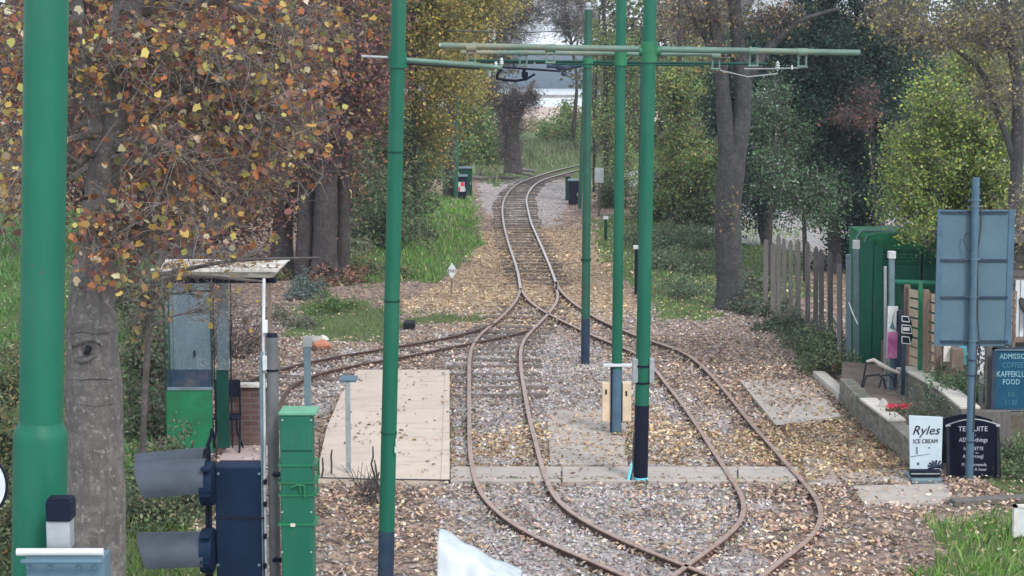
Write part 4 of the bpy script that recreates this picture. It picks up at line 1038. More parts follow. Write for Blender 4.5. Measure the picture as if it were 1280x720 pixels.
mb = MB(); mb.tube([P(1070, 303, YK - .03), P(1071, 296, YK), P(1077, 288.5, YK + .1), P(1100, 289, YK + .2), P(1116, 290, YK + .2)], .014, 8); mb.tube([P(1080, 303, YK - .04), P(1084, 295, YK), P(1096, 292.5, YK + .1), P(1118, 293, YK + .1)], .012, 8); mb.build('top_frame', M['steel'], root, smooth='auto')
# grey posts with white caps
def post(label, x, yt, yb, w, mat, capm=None, caph=10, capw=1.4, Yov=None, group=None, lean=0):
    b = G(x, yb) if Yov is None else P(x, yb, Yov); Y = b.y; root = thing('fence_post', label, 'post', (b.x, Y, 0), group); t = P(x + lean, yt, Y); r = w / 2 * Y / F
    mb = MB(); mb.bar((b.x, Y, 0), (t.x, Y, t.z), 2 * r, 2 * r); mb.build('post', M[mat], root, bevel=.005)
    if capm: mb = MB(); c2 = P(x + lean, yt - caph, Y); mb.box((t.x - r * capw, Y - r * capw, t.z), (t.x + r * capw, Y + r * capw, c2.z)); mb.build('cap', M[capm], root, bevel=.006)
post('pale blue-grey post at the left end of the green cage, without a cap', 1060.5, 318, 468, 6, 'steel')
post('grey post with a white cap against the left corner of the green cage', 1070, 311, 466, 6.5, 'steel', 'white', 11, 1.25)
post('short stub post right beside the capped post at the cage corner', 1074.5, 370, 466, 3, 'steel')
post('timber post standing left of the pale blue-grey post', 1049, 330, 470, 5, 'wood_grey')
post('tall grey post with a white cap in front of the green cage', 1114.5, 323, 512, 6.5, 'steel', 'white', 9, 1.4)
post('thin pale post just left of the white-capped post in front of the cage', 1106.5, 333, 500, 3.2, 'galv')
mb = MB(); mb.tube([P(1061, 378, 28.4), P(1066, 392, 28.4), P(1072, 405, 28.4)], .008, 6); tag(mb.build('guy_cord', M['white']), 'slack pale cord hanging between the posts at the cage corner', 'cord')
# edge-on notice case with pink poster, and the black lattice sign
Ye = YG(512); root = thing('poster_case', 'narrow edge-on case with white and magenta poster on grey posts', 'poster case', (P(1115, 512, Ye).x, Ye, 0))
mb = MB(); mb.boxpx(1110, 383, 1121, 448, Ye - .1, .03); ps_ = mb.build('poster', M['white'], root)
mb = MB(); mb.boxpx(1109.6, 415, 1121.2, 448, Ye - .106, .006); mb.build('pink_print', M['pink'], ps_)
mb = MB(); mb.add([P(1112, 410, Ye - .104), P(1114, 405, Ye - .104), P(1118, 390, Ye - .104), P(1119, 388, Ye - .104), P(1116, 402, Ye - .104), P(1120, 413, Ye - .104)], [(0, 1, 2, 3, 4, 5)]); mb.build('print_figure', M['bluesteel'], ps_)
mb = MB(); mb.boxpx(1120.5, 388, 1127, 512, Ye - .1, .07); mb.build('post', M['navy'], root, bevel=.005)
mb = MB(); mb.boxpx(1112.5, 446, 1119, 512, Ye - .06, .06); mb.build('post', M['bluesteel'], root, bevel=.005)
Yl = Ye - .5; root = thing('hanging_sign', 'small black sign with white outlined panels beside the magenta poster', 'sign', (P(1133, 512, Yl).x, Yl, 0))
mb = MB(); mb.add([P(1127, 393, Yl), P(1127, 430, Yl), P(1138, 431, Yl), P(1141, 422, Yl), P(1140, 404, Yl), P(1137, 396, Yl)] + [P(1127, 393, Yl) + Vector((0, .03, 0)), P(1127, 430, Yl) + Vector((0, .03, 0)), P(1138, 431, Yl) + Vector((0, .03, 0)), P(1141, 422, Yl) + Vector((0, .03, 0)), P(1140, 404, Yl) + Vector((0, .03, 0)), P(1137, 396, Yl) + Vector((0, .03, 0))],
       [(0, 1, 2, 3, 4, 5), (11, 10, 9, 8, 7, 6)] + [(k, 6 + k, 6 + (k + 1) % 6, (k + 1) % 6) for k in range(6)]); mb.build('panel', M['blacknavy'], root)
mb = MB()
for y0_, y1_, dx in ((395, 402.5, 0), (406, 417, 3), (420.5, 430, 1)):
    q = [P(1127.5, y0_, Yl - .006), P(1135.5 + dx, y0_ + 1, Yl - .006), P(1137 + dx, y1_, Yl - .006), P(1127.5, y1_ - 1, Yl - .006)]
    for k in range(4): mb.bar(q[k], q[(k + 1) % 4], .01, .012)
mb.boxpx(1129, 409, 1137, 413.5, Yl - .008, .004); mb.build('outline', M['white'], root)
mb = MB(); mb.boxpx(1128, 431, 1130.5, 512, Yl, .04); mb.build('post', M['navy'], root)
# green hand rail and slatted fence
Yr = 28.0; root = thing('green_handrail', 'round green rail running in front of the cage at head height', 'rail', (P(1118, 355, Yr).x, Yr, 0))
mb = MB(); mb.tube([P(1119, 353, Yr), P(1176, 355, Yr - .2)], .045, 16); mb.build('rail', M['green'], root, smooth='auto')
for x_ in (1130.5, ): mb = MB(); a = P(x_, 352, Yr); mb.box((a.x - .04, Yr + .03, 0), (a.x + .04, Yr + .1, a.z)); mb.build('post', M['dkgreen'], root)
def slat_panel(label, x0, x1, yt0, yt1, yb0, yb1, Ya, Yb_, nsl=9):
    root = thing('slat_fence_panel', label, 'fence', (P((x0 + x1) / 2, 500, Ya).x, Ya, 0), 'slatted fence panels behind the garden bed')
    mb = MB()
    for k in range(nsl):
        s0 = k / nsl; s1 = (k + .8) / nsl
        A = P(x0, yt0 + (yb0 - yt0) * s0, Ya); B = P(x1, yt1 + (yb1 - yt1) * s0, Yb_); C_ = P(x1, yt1 + (yb1 - yt1) * s1, Yb_ - .04); D_ = P(x0, yt0 + (yb0 - yt0) * s1, Ya - .04)
        o4 = [v + Vector((0, .02, 0)) for v in (A, B, C_, D_)]
        mb.add([A, B, C_, D_] + o4, [(3, 2, 1, 0), (4, 5, 6, 7), (0, 1, 5, 4), (1, 2, 6, 5), (2, 3, 7, 6), (3, 0, 4, 7)])
    mb.build('slats', M['slat'], root)
    mb = MB(); 
    for (x_, yt, yb, Y) in ((x0, yt0, yb0, Ya), (x1, yt1, yb1, Yb_)):
        a = P(x_, yt - 2, Y); mb.box((a.x - .02, Y + .02, 0), (a.x + .02, Y + .06, a.z))
    mb.build('frame', M['wood_brown'], root)
slat_panel('slatted fence panel between the brown post and the green post', 1137, 1152, 361, 364, 470, 476, 27.4, 26.8)
slat_panel('slatted fence panel showing left of the big grey sign back', 1161, 1177, 366, 370, 478, 486, 26.6, 26.0)
slat_panel('slatted fence panel glimpsed right of the big grey sign back', 1262, 1270, 365, 366, 425, 427, 25.0, 24.8, 6)
post('brown timber post of the slat fence next to the cage', 1134, 356, 480, 7, 'wood_brown', Yov=27.5)
post('green post between the first two slat fence panels', 1150.5, 352, 482, 5, 'green2', Yov=26.7)
post('wide brown timber post left of the second slat panel', 1157.5, 362, 486, 7, 'wood_brown', Yov=26.5)
post('brown timber post under the left edge of the big sign back', 1172.5, 366, 488, 7, 'wood_brown', Yov=25.9)
post('weathered post holding the left side of the blue chalkboard', 1237, 415, 500, 8, 'wood_grey', Yov=24.4)
# shop hut at the right edge
Yt = 26.4; root = thing('shop_hut', 'wooden shop hut with dark blue window at the right edge behind the sign back', 'hut', (P(1290, 440, Yt).x, Yt, 0))
mb = MB(); a = P(1256, 300, Yt); mb.box((a.x, Yt, 0), (a.x + 3, Yt + 2.6, P(0, 300, Yt).z)); mb.build('wall', M['wood_brown'], root)
mb = MB()
for k in range(22):
    z_ = .05 + k * .11; mb.box((a.x - .01, Yt - .025, z_), (a.x + 3, Yt, z_ + .095))
mb.build('cladding', M['wood_grey'], root)
mb = MB(); mb.boxpx(1272, 352, 1292, 422, Yt - .05, .02); w_ = mb.build('window', M['board'], root)
mb = MB(); mb.boxpx(1270, 350, 1273, 424, Yt - .06, .04); mb.boxpx(1276.5, 350, 1279, 424, Yt - .06, .04); mb.boxpx(1270, 421, 1294, 424, Yt - .07, .05); mb.build('frame', M['white'], w_)
mb = MB(); mb.boxpx(1252, 424, 1300, 428, Yt - .3, .3); mb.build('ledge', M['wood_brown'], root)
mb = MB(); z_ = P(0, 300, Yt).z; mb.box((a.x - .3, Yt - .4, z_), (a.x + 3.3, Yt + 3, z_ + .1)); mb.build('roof', M['wood_grey'], root)
# clutter under the sign back: hanging pots, cloth, pale stakes
for (lab, x0, y0, x1, y1, m_) in (('small pale cloth hanging under the left of the sign back', 1180, 432, 1188, 452, 'offwhite'), ('turquoise banner strip hanging just left of the sign pole', 1199, 432, 1208, 456, 'cyan')):
    mb = MB(); mb.boxpx(x0, y0, x1, y1, 25.6, .02); tag(mb.build('hanging_cloth', M[m_] if m_ != 'cyan' else paint('turquoise', (.08, .38, .46), .6, .3, 15)), lab, 'cloth')
Yv = 24.8; root = thing('patterned_flag', 'black and white patterned flag on a pale stake right of the sign pole', 'flag', (P(1228, 500, Yv).x, Yv, 0))
mb = MB(); mb.boxpx(1222, 434, 1230, 468, Yv, .02)
m_, nt, b = nmat('patterned'); nt.links.new(ramp(nt, noise(nt, 22, 2), [(.48, (.02, .03, .05)), (.52, (.6, .65, .68))]), b.inputs['Base Color'])
mb.build('cloth', m_, root); mb = MB(); mb.boxpx(1226, 432, 1228.5, 505, Yv + .02, .03); mb.build('stake', M['galv'], root)
mb = MB(); mb.boxpx(1190, 436, 1204, 470, 25.5, .25); tag(mb.build('wooden_crate', M['wood_brown'], bevel=.01), 'brown wooden planter box under the sign back', 'planter')
# blue chalkboard
Yb = 24.2; root = thing('chalkboard', 'dark blue chalkboard lettered COFFEE and FOOD at the right edge', 'chalkboard', (P(1262, 510, Yb).x, Yb, 0))
mb = MB(); mb.boxpx(1243, 437, 1296, 512, Yb, .03); mb.build('panel', M['board'], root)
mb = MB(); mb.boxpx(1241.5, 435, 1297, 438, Yb - .02, .05); mb.boxpx(1241.5, 511, 1297, 514, Yb - .02, .05); mb.boxpx(1241.5, 435, 1244, 514, Yb - .02, .05); mb.boxpx(1294.5, 435, 1297, 514, Yb - .02, .05); mb.build('frame', M['navy'], root)
mb = MB(); mb.boxpx(1243, 436.8, 1297, 438.2, Yb - .024, .005); mb.boxpx(1250, 512.5, 1297, 513.6, Yb - .024, .005); mb.build('edge_strip', M['steel'], root)
mb = MB()
for x_ in (1250, 1288): a = P(x_, 512, Yb); mb.box((a.x - .03, Yb + .03, 0), (a.x + .03, Yb + .08, a.z))
mb.build('leg', M['wood_brown'], root)
chalk = paint('chalk_blue', (.26, .48, .58), .9, .15, 30)
chalk2 = paint('chalk_dim', (.06, .20, .28), .9, .15, 30)
for body, x_, y_, sz, mt in (('ADMISSIONS', 1270, 448.5, .095, chalk), ('COFFEE', 1266, 459.5, .10, chalk2), ('KAFFEKLUND', 1270, 471, .105, chalk), ('FOOD', 1264, 480.5, .10, chalk), ('II:II', 1264, 496, .09, chalk2), ('1:1 E3', 1263, 506, .085, chalk2)):
    q = P(x_, y_, Yb - .008); text(body, sz, q, root, mt, sx=.78)
# big sign back on blue pole
YP = YG(601); root = thing('road_sign', 'large blue-grey back of a road sign on a blue-grey pole at right', 'road sign', G(1211.5, 601))
b = G(1211.5, 601); t = P(1220, 222, YP)
mb = MB(); mb.tube([(b.x, YP, 0), (t.x, YP, t.z)], [.046, .044], 20); mb.build('pole', M['bluepole'], root, smooth='auto')
for yy in (451, 553, 470):
    q = Vector((b.x, YP, 0)).lerp(t, P(0, yy, YP).z / t.z); mb = MB(); mb.tube([q, q + Vector((0, 0, .02))], .051, 20); mb.build('band', M['navy'], root, smooth='auto')
mb = MB(); mb.boxpx(1174.5, 262.5, 1262, 431.5, YP + .07, .012); bk_ = mb.build('sign_panel', M['bluesteel'], root, bevel=.003)
for yy in (265.5, 325.5, 372, 427): mb = MB(); mb.boxpx(1176, yy - 1.3, 1260, yy + 1.3, YP + .045, .025); mb.build('stiffening_rail', M['navy'], bk_)
mb = MB(); mb.boxpx(1172.6, 262, 1174.6, 432, YP + .06, .025); mb.boxpx(1261.5, 262, 1263.5, 432, YP + .06, .025); mb.boxpx(1174.6, 430.5, 1261.5, 432.5, YP + .06, .025); mb.build('edge_trim', M['bluepole'], bk_)
mb = MB()
for yy in (251, 259, 325, 372, 427):
    q = Vector((b.x, YP, 0)).lerp(t, P(0, yy, YP).z / t.z); mb.tube([q, q + Vector((0, 0, .025))], .052, 18); mb.tube([q + Vector((-.08, .04, 0)), q + Vector((.08, .04, 0))], .01, 8)
mb.build('clamp', M['bluesteel'], root, smooth='auto')
mb = MB(); mb.tube([P(1227, 262, YP + .02), P(1226, 285, YP + .0), P(1222, 315, YP - .02), P(1222, 400, YP - .03), P(1225, 440, YP), P(1220, 470, YP - .04), P(1217, 540, YP - .05)], .009, 8); mb.tube([P(1213, 290, YP - .05), P(1207, 292, YP), P(1205, 301, YP), P(1208, 311, YP), P(1214, 313, YP - .05)], .007, 8); mb.build('cable', M['rubber'], root, smooth='auto')
# ice cream board
YI = YG(603); root = thing('ice_cream_sign', 'white swing board lettered ICE CREAM on a dark weighted base', 'pavement sign', G(1158, 603))
lean = -.04
def tilt(px, py, Y): 
    v = P(px, py, Y); return v + Vector((0, .16 * v.z, 0))
q = [tilt(1138, 592, YI), tilt(1177, 593, YI), tilt(1181.5, 524, YI), tilt(1139, 522, YI)]
mb = MB(); q2 = [v + Vector((0, .03, 0)) for v in q]; mb.add(q + q2, [(0, 1, 2, 3), (7, 6, 5, 4), (0, 4, 5, 1), (1, 5, 6, 2), (2, 6, 7, 3), (3, 7, 4, 0)]); mb.build('board', paint('poster_white', (.40, .48, .54), .5, .08, 6, dirt=(.28, .38, .47)), root, bevel=.004)
nrm = (q[1] - q[0]).cross(q[3] - q[0]).normalized(); up = (q[3] - q[0]).normalized(); rt = up.cross(nrm).normalized()
def onb(px, py): return tilt(px, py, YI) + nrm * .006
ink = M['blacknavy']
text('Ryles', .155, onb(1159, 545), root, ink, rt, up, shear=.35); text('ICE CREAM', .07, onb(1158.5, 555.5), root, ink, rt, up, sx=.85)
mb = MB()
for (x0, y0, x1, y1) in ((1146.5, 560, 1148.3, 569), (1162, 560, 1164, 562)): 
    mb.add([onb(x0, y0), onb(x0, y1), onb(x1, y1), onb(x1, y0)], [(0, 1, 2, 3)])
mb.add([onb(1139, 571.5), onb(1139, 572.4), onb(1164, 568.7), onb(1164, 568.2)], [(0, 1, 2, 3)])
mb.build('print_line', M['bluesteel'], root)
mb = MB()
for k in range(9):
    an = math.radians(200 - k * 27.5); c0 = onb(1171, 587); tip = c0 + rt * math.cos(an) * .105 + up * (math.sin(an) * .075 + .035); w = (rt * -math.sin(an) + up * math.cos(an)) * .012
    mb.add([c0 + up * .02 - w * .4, c0 + up * .02 + w * .4, tip + w, tip - w], [(0, 1, 2, 3)])
mb.build('print_sundae', ink, root)
mb = MB(); mb.add([onb(1166, 578) + nrm * .003, onb(1166, 584) + nrm * .003, onb(1171, 584) + nrm * .003, onb(1171, 578) + nrm * .003], [(0, 1, 2, 3)]); mb.build('print_spot', M['navy'], root); mb = MB(); mb.add([onb(1147, 579), onb(1147, 582), onb(1149.5, 582), onb(1149.5, 579)], [(0, 1, 2, 3)]); mb.build('print_spot', M['navy'], root)
mb = MB(); a = G(1137, 603); b_ = G(1177, 605)
mb.box((a.x, YI - .12, 0), (b_.x, YI + .32, .07)); mb.build('base', M['steel'], root, bevel=.02)
mb = MB(); mb.boxpx(1138.5, 588, 1176.5, 596, YI - .06, .1); mb.build('base_bar', M['blacknavy'], root, bevel=.01)
mb = MB(); mb.boxpx(1139, 591.5, 1175, 593, YI - .066, .004); mb.build('base_stripe', M['galv'], root)
# black A-board
YA = YG(600); root = thing('chalk_a_board', 'black arched A-board with chalk writing behind the sign pole', 'pavement sign', G(1219, 600))
def ta(px, py, off=0.0):
    v = P(px, py, YA + .12); return v + Vector((0, .14 * v.z - off, 0))
arc = [(1184.5, 534)] + [(1184.5 + 67 * s, 534 - 7.5 * math.sin(math.pi * s)) for s in np.linspace(.06, .94, 13)] + [(1251.5, 534), (1251.5, 597), (1184.5, 597)]
arc = arc[::-1]
q = [ta(a_, b2) for a_, b2 in arc]; q2 = [v + Vector((0, .03, 0)) for v in q]; n = len(q)
mb = MB(); mb.add(q + q2, [tuple(range(n)), tuple(reversed(range(n, 2 * n)))] + [(k, n + k, n + (k + 1) % n, (k + 1) % n) for k in range(n)]); mb.build('front_board', paint('chalkblack', (.003, .004, .016), .8, .3, 6, spec=.08, dirt=(.008, .01, .02)), root)
mb = MB(); q = [ta(a_, b2, -.22 - .3 * 0) + Vector((0, .22, 0)) for a_, b2 in arc]; q = [Vector((v.x, YA + .75 - .30 * v.z, v.z)) for v in q]; q2 = [v + Vector((0, .03, 0)) for v in q]
mb.add(q + q2, [tuple(range(n)), tuple(reversed(range(n, 2 * n)))] + [(k, n + k, n + (k + 1) % n, (k + 1) % n) for k in range(n)]); mb.build('rear_board', M['blacknavy'], root)
for x_ in (1186.5, 1249.5):
    mb = MB(); a = ta(x_, 534); mb.bar((a.x, YA + .1, 0), a, .035, .035); mb.build('leg', M['black'], root)
mb = MB()
tops = [ta(a_, b2 - .6, .005) for a_, b2 in arc if b2 < 534.1]; mb.tube(tops, .008, 6); mb.tube([ta(1184, 534.5, .01), ta(1190, 533.5, .01)], .012, 6); mb.tube([ta(1247, 534, .01), ta(1252, 534.5, .01)], .012, 6); mb.build('top_trim', M['galv'], root)
uu = Vector((0, .14, 1)).normalized()
for body, x_, y_, sz in (('TERSUITE', 1218, 540.5, .085), ('1', 1221, 546.5, .03), ('ASSc e-things', 1218, 553.5, .075), ('hot  CETTE', 1218, 563.5, .058), ('to', 1222, 568, .04), ('ALL  irrangl', 1217, 573, .062), ('Pl..  mormonds', 1218, 583, .058), ('A hour', 1226, 588.5, .052), ('1', 1227.5, 595, .04)):
    text(body, sz, ta(x_, y_, .006), root, paint('chalk', (.42, .42, .5), .9, .1, 30) if body == 'TERSUITE' else bpy.data.materials['chalk'], up=uu, sx=.85 if len(body) > 9 else 1)
# walls and beds
def wall(label, pts, z0, z1, w, m_='wallstone', cop=None, name='garden_wall'):
    W = [G(a_, b2, 0) for a_, b2 in pts]; root = thing(name, label, 'wall', W[0]); 
    zz = z1 if hasattr(z1, '__len__') else [z1] * len(W)
    mb = MB(); cb = MB()
    for i in range(len(W) - 1):
        p_, q_ = W[i], W[i + 1]; d = (q_ - p_).normalized(); nn = Vector((-d.y, d.x, 0)) * w
        if nn.x < 0: nn = -nn
        za_, zb_ = zz[i], zz[i + 1]
        mb.add([p_ + Vector((0, 0, z0)), q_ + Vector((0, 0, z0)), q_ + nn + Vector((0, 0, z0)), p_ + nn + Vector((0, 0, z0)), p_ + Vector((0, 0, za_)), q_ + Vector((0, 0, zb_)), q_ + nn + Vector((0, 0, zb_)), p_ + nn + Vector((0, 0, za_))],
               [(3, 2, 1, 0), (4, 5, 6, 7), (0, 1, 5, 4), (1, 2, 6, 5), (2, 3, 7, 6), (3, 0, 4, 7)])
        e = nn.normalized() * .02
        if cop and cop[i]:
            cb.add([p_ - e + Vector((0, 0, za_ + .002)), q_ - e + Vector((0, 0, zb_ + .002)), q_ + nn + e + Vector((0, 0, zb_ + .002)), p_ + nn + e + Vector((0, 0, za_ + .002)), p_ - e + Vector((0, 0, za_ + .04)), q_ - e + Vector((0, 0, zb_ + .04)), q_ + nn + e + Vector((0, 0, zb_ + .04)), p_ + nn + e + Vector((0, 0, za_ + .04))],
                   [(3, 2, 1, 0), (4, 5, 6, 7), (0, 1, 5, 4), (1, 2, 6, 5), (2, 3, 7, 6), (3, 0, 4, 7)])
    mb.build('masonry', M[m_], root)
    if cb.v: cb.build('coping', M['coping'], root, bevel=.01)
    return root
wall('low pale kerb stone at the foot of the grey posts', [(1016, 470), (1048, 502)], -.02, [.08, .12], .18, 'coping', None, 'kerb_stone')
wall('stone wall of the raised bed beneath the poster case', [(1049, 503), (1075, 533), (1111, 562), (1142, 590)], -.02, [.36, .36, .36, .34], .2, 'wallstone', [0, 1, 0])
wall('upper terraced wall behind the raised bed with pale top stones', [(1108, 508), (1128, 517), (1172, 545), (1200, 572)], -.02, [.55, .62, .62, .62], .22, 'wallstone', [1, 1, 1])
wall('dark timber sleeper wall under the blue chalkboard', [(1200, 573), (1262, 573)], -.02, .60, .15, 'wood_grey')
mb = MB(); mb.prism([tuple(G(a_, b2))[:2] for a_, b2 in [(1052, 500), (1078, 531), (1112, 560), (1144, 588), (1200, 574), (1170, 545), (1110, 508), (1100, 480), (1052, 475)]], -.02, .30)
tag(mb.build('flower_bed_soil', paint('bed_soil', (.13, .10, .08), .95, .4, 14, bmp=.9)), kind='structure')
mb = MB(); mb.prism([tuple(G(a_, b2))[:2] for a_, b2 in [(1110, 506), (1172, 543), (1201, 571), (1300, 572), (1330, 470), (1100, 468)]], -.02, .55)
tag(mb.build('upper_bed_soil', paint('bed_soil2', (.12, .10, .075), .95, .4, 14, bmp=.9)), kind='structure')
# white ornaments, garden seat frame, flowers, flowerpot
def lump(name, label, cat, x, y, Y, r, m_, sq=(1, 1, .8)):
    mb = MB(); c = P(x, y, Y); mb.ball(c, r, 12, sq)
    for i, v in enumerate(mb.v): mb.v[i] = tuple(c[k] + (v[k] - c[k]) * (1 + .18 * math.sin(v[0] * 40 + v[2] * 31 + k)) for k in range(3))
    o = mb.build(name, M[m_], smooth=True); tag(o, label, cat); return o
Yd = 26.6
root = thing('garden_seat', 'old garden seat with white rounded top and dark tube legs on the raised bed', 'seat', (P(1095, 490, Yd).x, Yd, .3))
mb = MB(); mb.tube([P(1083, 452, Yd), P(1092, 450, Yd), P(1099, 455, Yd), P(1112, 462, Yd), P(1124, 466, Yd)], [.018, .03, .036, .034, .022], 12); mb.build('seat_top', M['stone'], root, smooth=True)
for dx in (0, 20):
    mb = MB(); mb.tube([P(1079 + dx, 484, Yd - .1), P(1083 + dx, 470, Yd), P(1098 + dx * .6, 468, Yd), P(1105 + dx * .6, 474, Yd), P(1107 + dx * .6, 486, Yd)], .014, 8); mb.build('leg', M['black'], root, smooth=True)
mb = MB(); mb.tube([P(1083, 453, Yd), P(1080, 470, Yd), P(1077, 484, Yd)], .012, 8); mb.build('frame', M['black'], root, smooth=True)
lump('white_rock', 'white lumpy ornament stone on the bed beside the red flowers', 'stone', 1104, 505, 25.3, .07, 'offwhite', (.8, .8, 1.1))
for k, (x_, y_) in enumerate(((1112, 508), (1123, 507.5), (1131.5, 508.5))):
    Yf = 25.0; root = thing('flower_clump', ('left most of the three red flower clumps by the poster posts', 'largest red flower clump, middle of the three by the poster posts', 'right most of the three red flower clumps by the poster posts')[k], 'flowers', (P(x_, 515, Yf).x, Yf, .3), 'red flowers at the post feet')
    n = 60; C = np.array([tuple(P(x_, y_, Yf))]) + RNG.normal(0, 1, (n, 3)) * np.array([.03 + .02 * (k == 1), .03, .022]); leaves('petals', C, .03, pick([((.8, .02, .08), 3), ((.85, .12, .25), 1)], n), SH_OVAL, root)
    n = 40; C = np.array([tuple(P(x_, y_ + 4, Yf))]) + RNG.normal(0, 1, (n, 3)) * np.array([.04, .03, .02]); leaves('foliage', C, .04, pick([((.06, .13, .04), 1)], n), SH_OVAL, root)
b = G(1044, 470); root = thing('flowerpot', 'little terracotta pot on the kerb near the grey posts', 'flowerpot', (b.x, b.y, .1))
mb = MB(); mb.tube([(b.x, b.y, .08), (b.x, b.y, .17), (b.x, b.y, .172), (b.x, b.y, .20)], [.035, .05, .058, .058], 16); mb.build('pot', M['terracotta'], root, smooth='auto')
n = 30; leaves('foliage', np.array([[b.x, b.y, .22]]) + RNG.normal(0, .03, (n, 3)), .04, pick([((.5, .2, .2), 1), ((.1, .16, .06), 1)], n), SH_OVAL, root)
# white marker board lower right
b = G(1275, 676); Yx = b.y; root = thing('white_marker_board', 'white board at the lower right corner beside the grass', 'board', (b.x, Yx, 0))
mb = MB(); mb.boxpx(1268.5, 634, 1300, 671, Yx, .05); mb.build('panel', M['white'], root, bevel=.006)
mb = MB(); mb.boxpx(1268, 632, 1301, 635, Yx - .01, .07); mb.boxpx(1268, 632, 1271, 672, Yx - .01, .07); mb.build('frame', M['offwhite'], root)
mb = MB(); a = P(1272, 670, Yx); mb.box((a.x, Yx + .01, 0), (a.x + .06, Yx + .05, a.z + .02)); mb.build('leg', M['blacknavy'], root)
# timber edging
mb = MB(); mb.bar(G(1190, 628, .02), G(1300, 622, .02), .16, .07); tag(mb.build('timber_edging', M['wood_grey'], bevel=.01), 'long weathered timber edging laid on the ground below the A-board', 'edging')
# pot and rock by the siding
b = G(398, 437); lump('orange_rock', 'orange and pale rock at the front of the flower bed by the siding', 'rock', 402, 431, b.y, .14, 'terracotta', (1.2, 1, .6)); lump('pale_rock', 'pale rounded rock leaning on the orange rock by the siding', 'rock', 394, 426, b.y + .2, .14, 'stone', (1, 1, .7))
lump('pale_flower_rock', 'yellowish white stone perched above the orange rock', 'rock', 404, 424, b.y + .3, .09, 'offwhite')
# snapped white log heap beyond the bend
for k, (x0, y0, x1, y1) in enumerate(((588, 222, 650, 221), (640, 214, 668, 220), (598, 216, 610, 224), (652, 212, 672, 214))):
    Yl_ = YG(226 - k * 2); mb = MB(); mb.tube(tubes_path(P(x0, y0, Yl_), P(x1, y1, Yl_ + .5), 5, .02), [.07, .08, .07, .06, .06, .04], 8)
    tag(mb.build('fallen_log', M['twig_light'], smooth=True), ('long pale log lying across the verge before the bare tree', 'short pale log below the bare tree trunk', 'snapped log leaning left on the verge by the cabinets', 'small log right of the bare tree foot')[k], 'log')
# dead stalks at the platform edge
root = thing('dead_stalks', 'clump of dry brown stalks at the front edge of the pink platform', 'dead plant', G(462, 625))
mb = MB()
for (x0, y0, x1, y1) in ((399, 600, 399, 548), (404, 602, 403, 572), (414, 598, 415, 562), (470, 606, 466, 558), (472, 610, 468, 575), (468, 625, 474, 590), (462, 630, 466, 596), (455, 632, 470, 600), (478, 628, 470, 598), (450, 625, 462, 602)):
    Yq = YG(y0); mb.tube(tubes_path(G(x0, y0), P(x1, y1, Yq), 4, .03), [.014, .013, .012, .012, .008], 6)
mb.build('stalks', M['bark_dark'], root); mb = MB()
for k in range(60):
    b = G(random.gauss(462, 10), random.uniform(606, 632)); mb.tube([b, b + Vector((random.gauss(0, .1), random.gauss(0, .1), random.uniform(.05, .3)))], [.006, .003], 3)
mb.build('dry_grass', M['bark_dark'], root)
mb = MB(); mb.tube(tubes_path(P(390, 597, 22.0), P(562, 600.5, 22.0), 8, .002), .010, 6); tag(mb.build('ground_cable', M['rubber']), 'thin dark cable laid along the front edge of the platform', 'cable')

# ------------------------------------------------------------------ trees and shrubs
AUT = [((.44, .17, .055), 3), ((.50, .33, .09), 3), ((.28, .12, .065), 3.4), ((.46, .40, .11), 2.4), ((.18, .08, .065), 3.4), ((.54, .46, .30), 1.4), ((.12, .06, .065), 2.6), ((.22, .22, .08), 1.2)]
AUT2 = [((.34, .14, .06), 2.5), ((.38, .26, .09), 2), ((.20, .09, .08), 4), ((.13, .08, .09), 5), ((.40, .33, .15), 1), ((.15, .16, .08), 1.6)]
MAR = [((.16, .075, .085), 4), ((.24, .10, .09), 3), ((.10, .065, .08), 3), ((.36, .15, .08), 1.8), ((.40, .28, .10), 1), ((.15, .14, .07), 1)]
OLV = [((.32, .28, .06), 4), ((.46, .36, .07), 3), ((.20, .21, .06), 3), ((.48, .28, .10), 1.4), ((.13, .16, .06), 2)]
DGR = [((.07, .125, .06), 4), ((.11, .16, .08), 3), ((.16, .20, .08), 1.5), ((.24, .22, .10), .7)]
YGR = [((.20, .31, .06), 5), ((.32, .40, .08), 3), ((.50, .50, .09), 1.8), ((.11, .20, .06), 3), ((.38, .40, .24), 1)]
MIX = [((.15, .26, .09), 4), ((.24, .33, .10), 3), ((.40, .38, .11), 1.4), ((.10, .19, .08), 3), ((.32, .22, .12), 1)]
PUR = [((.17, .12, .12), 3), ((.24, .17, .16), 2), ((.12, .09, .10), 2), ((.30, .22, .18), 1)]
BEI = [((.44, .37, .27), 3), ((.32, .27, .20), 3), ((.38, .35, .13), 1.8), ((.20, .20, .11), 2)]
CON = [((.015, .048, .036), 4), ((.025, .07, .047), 3), ((.045, .10, .062), 1.6), ((.009, .026, .022), 2.4)]
GT = 'trees lining the left of the tramway'
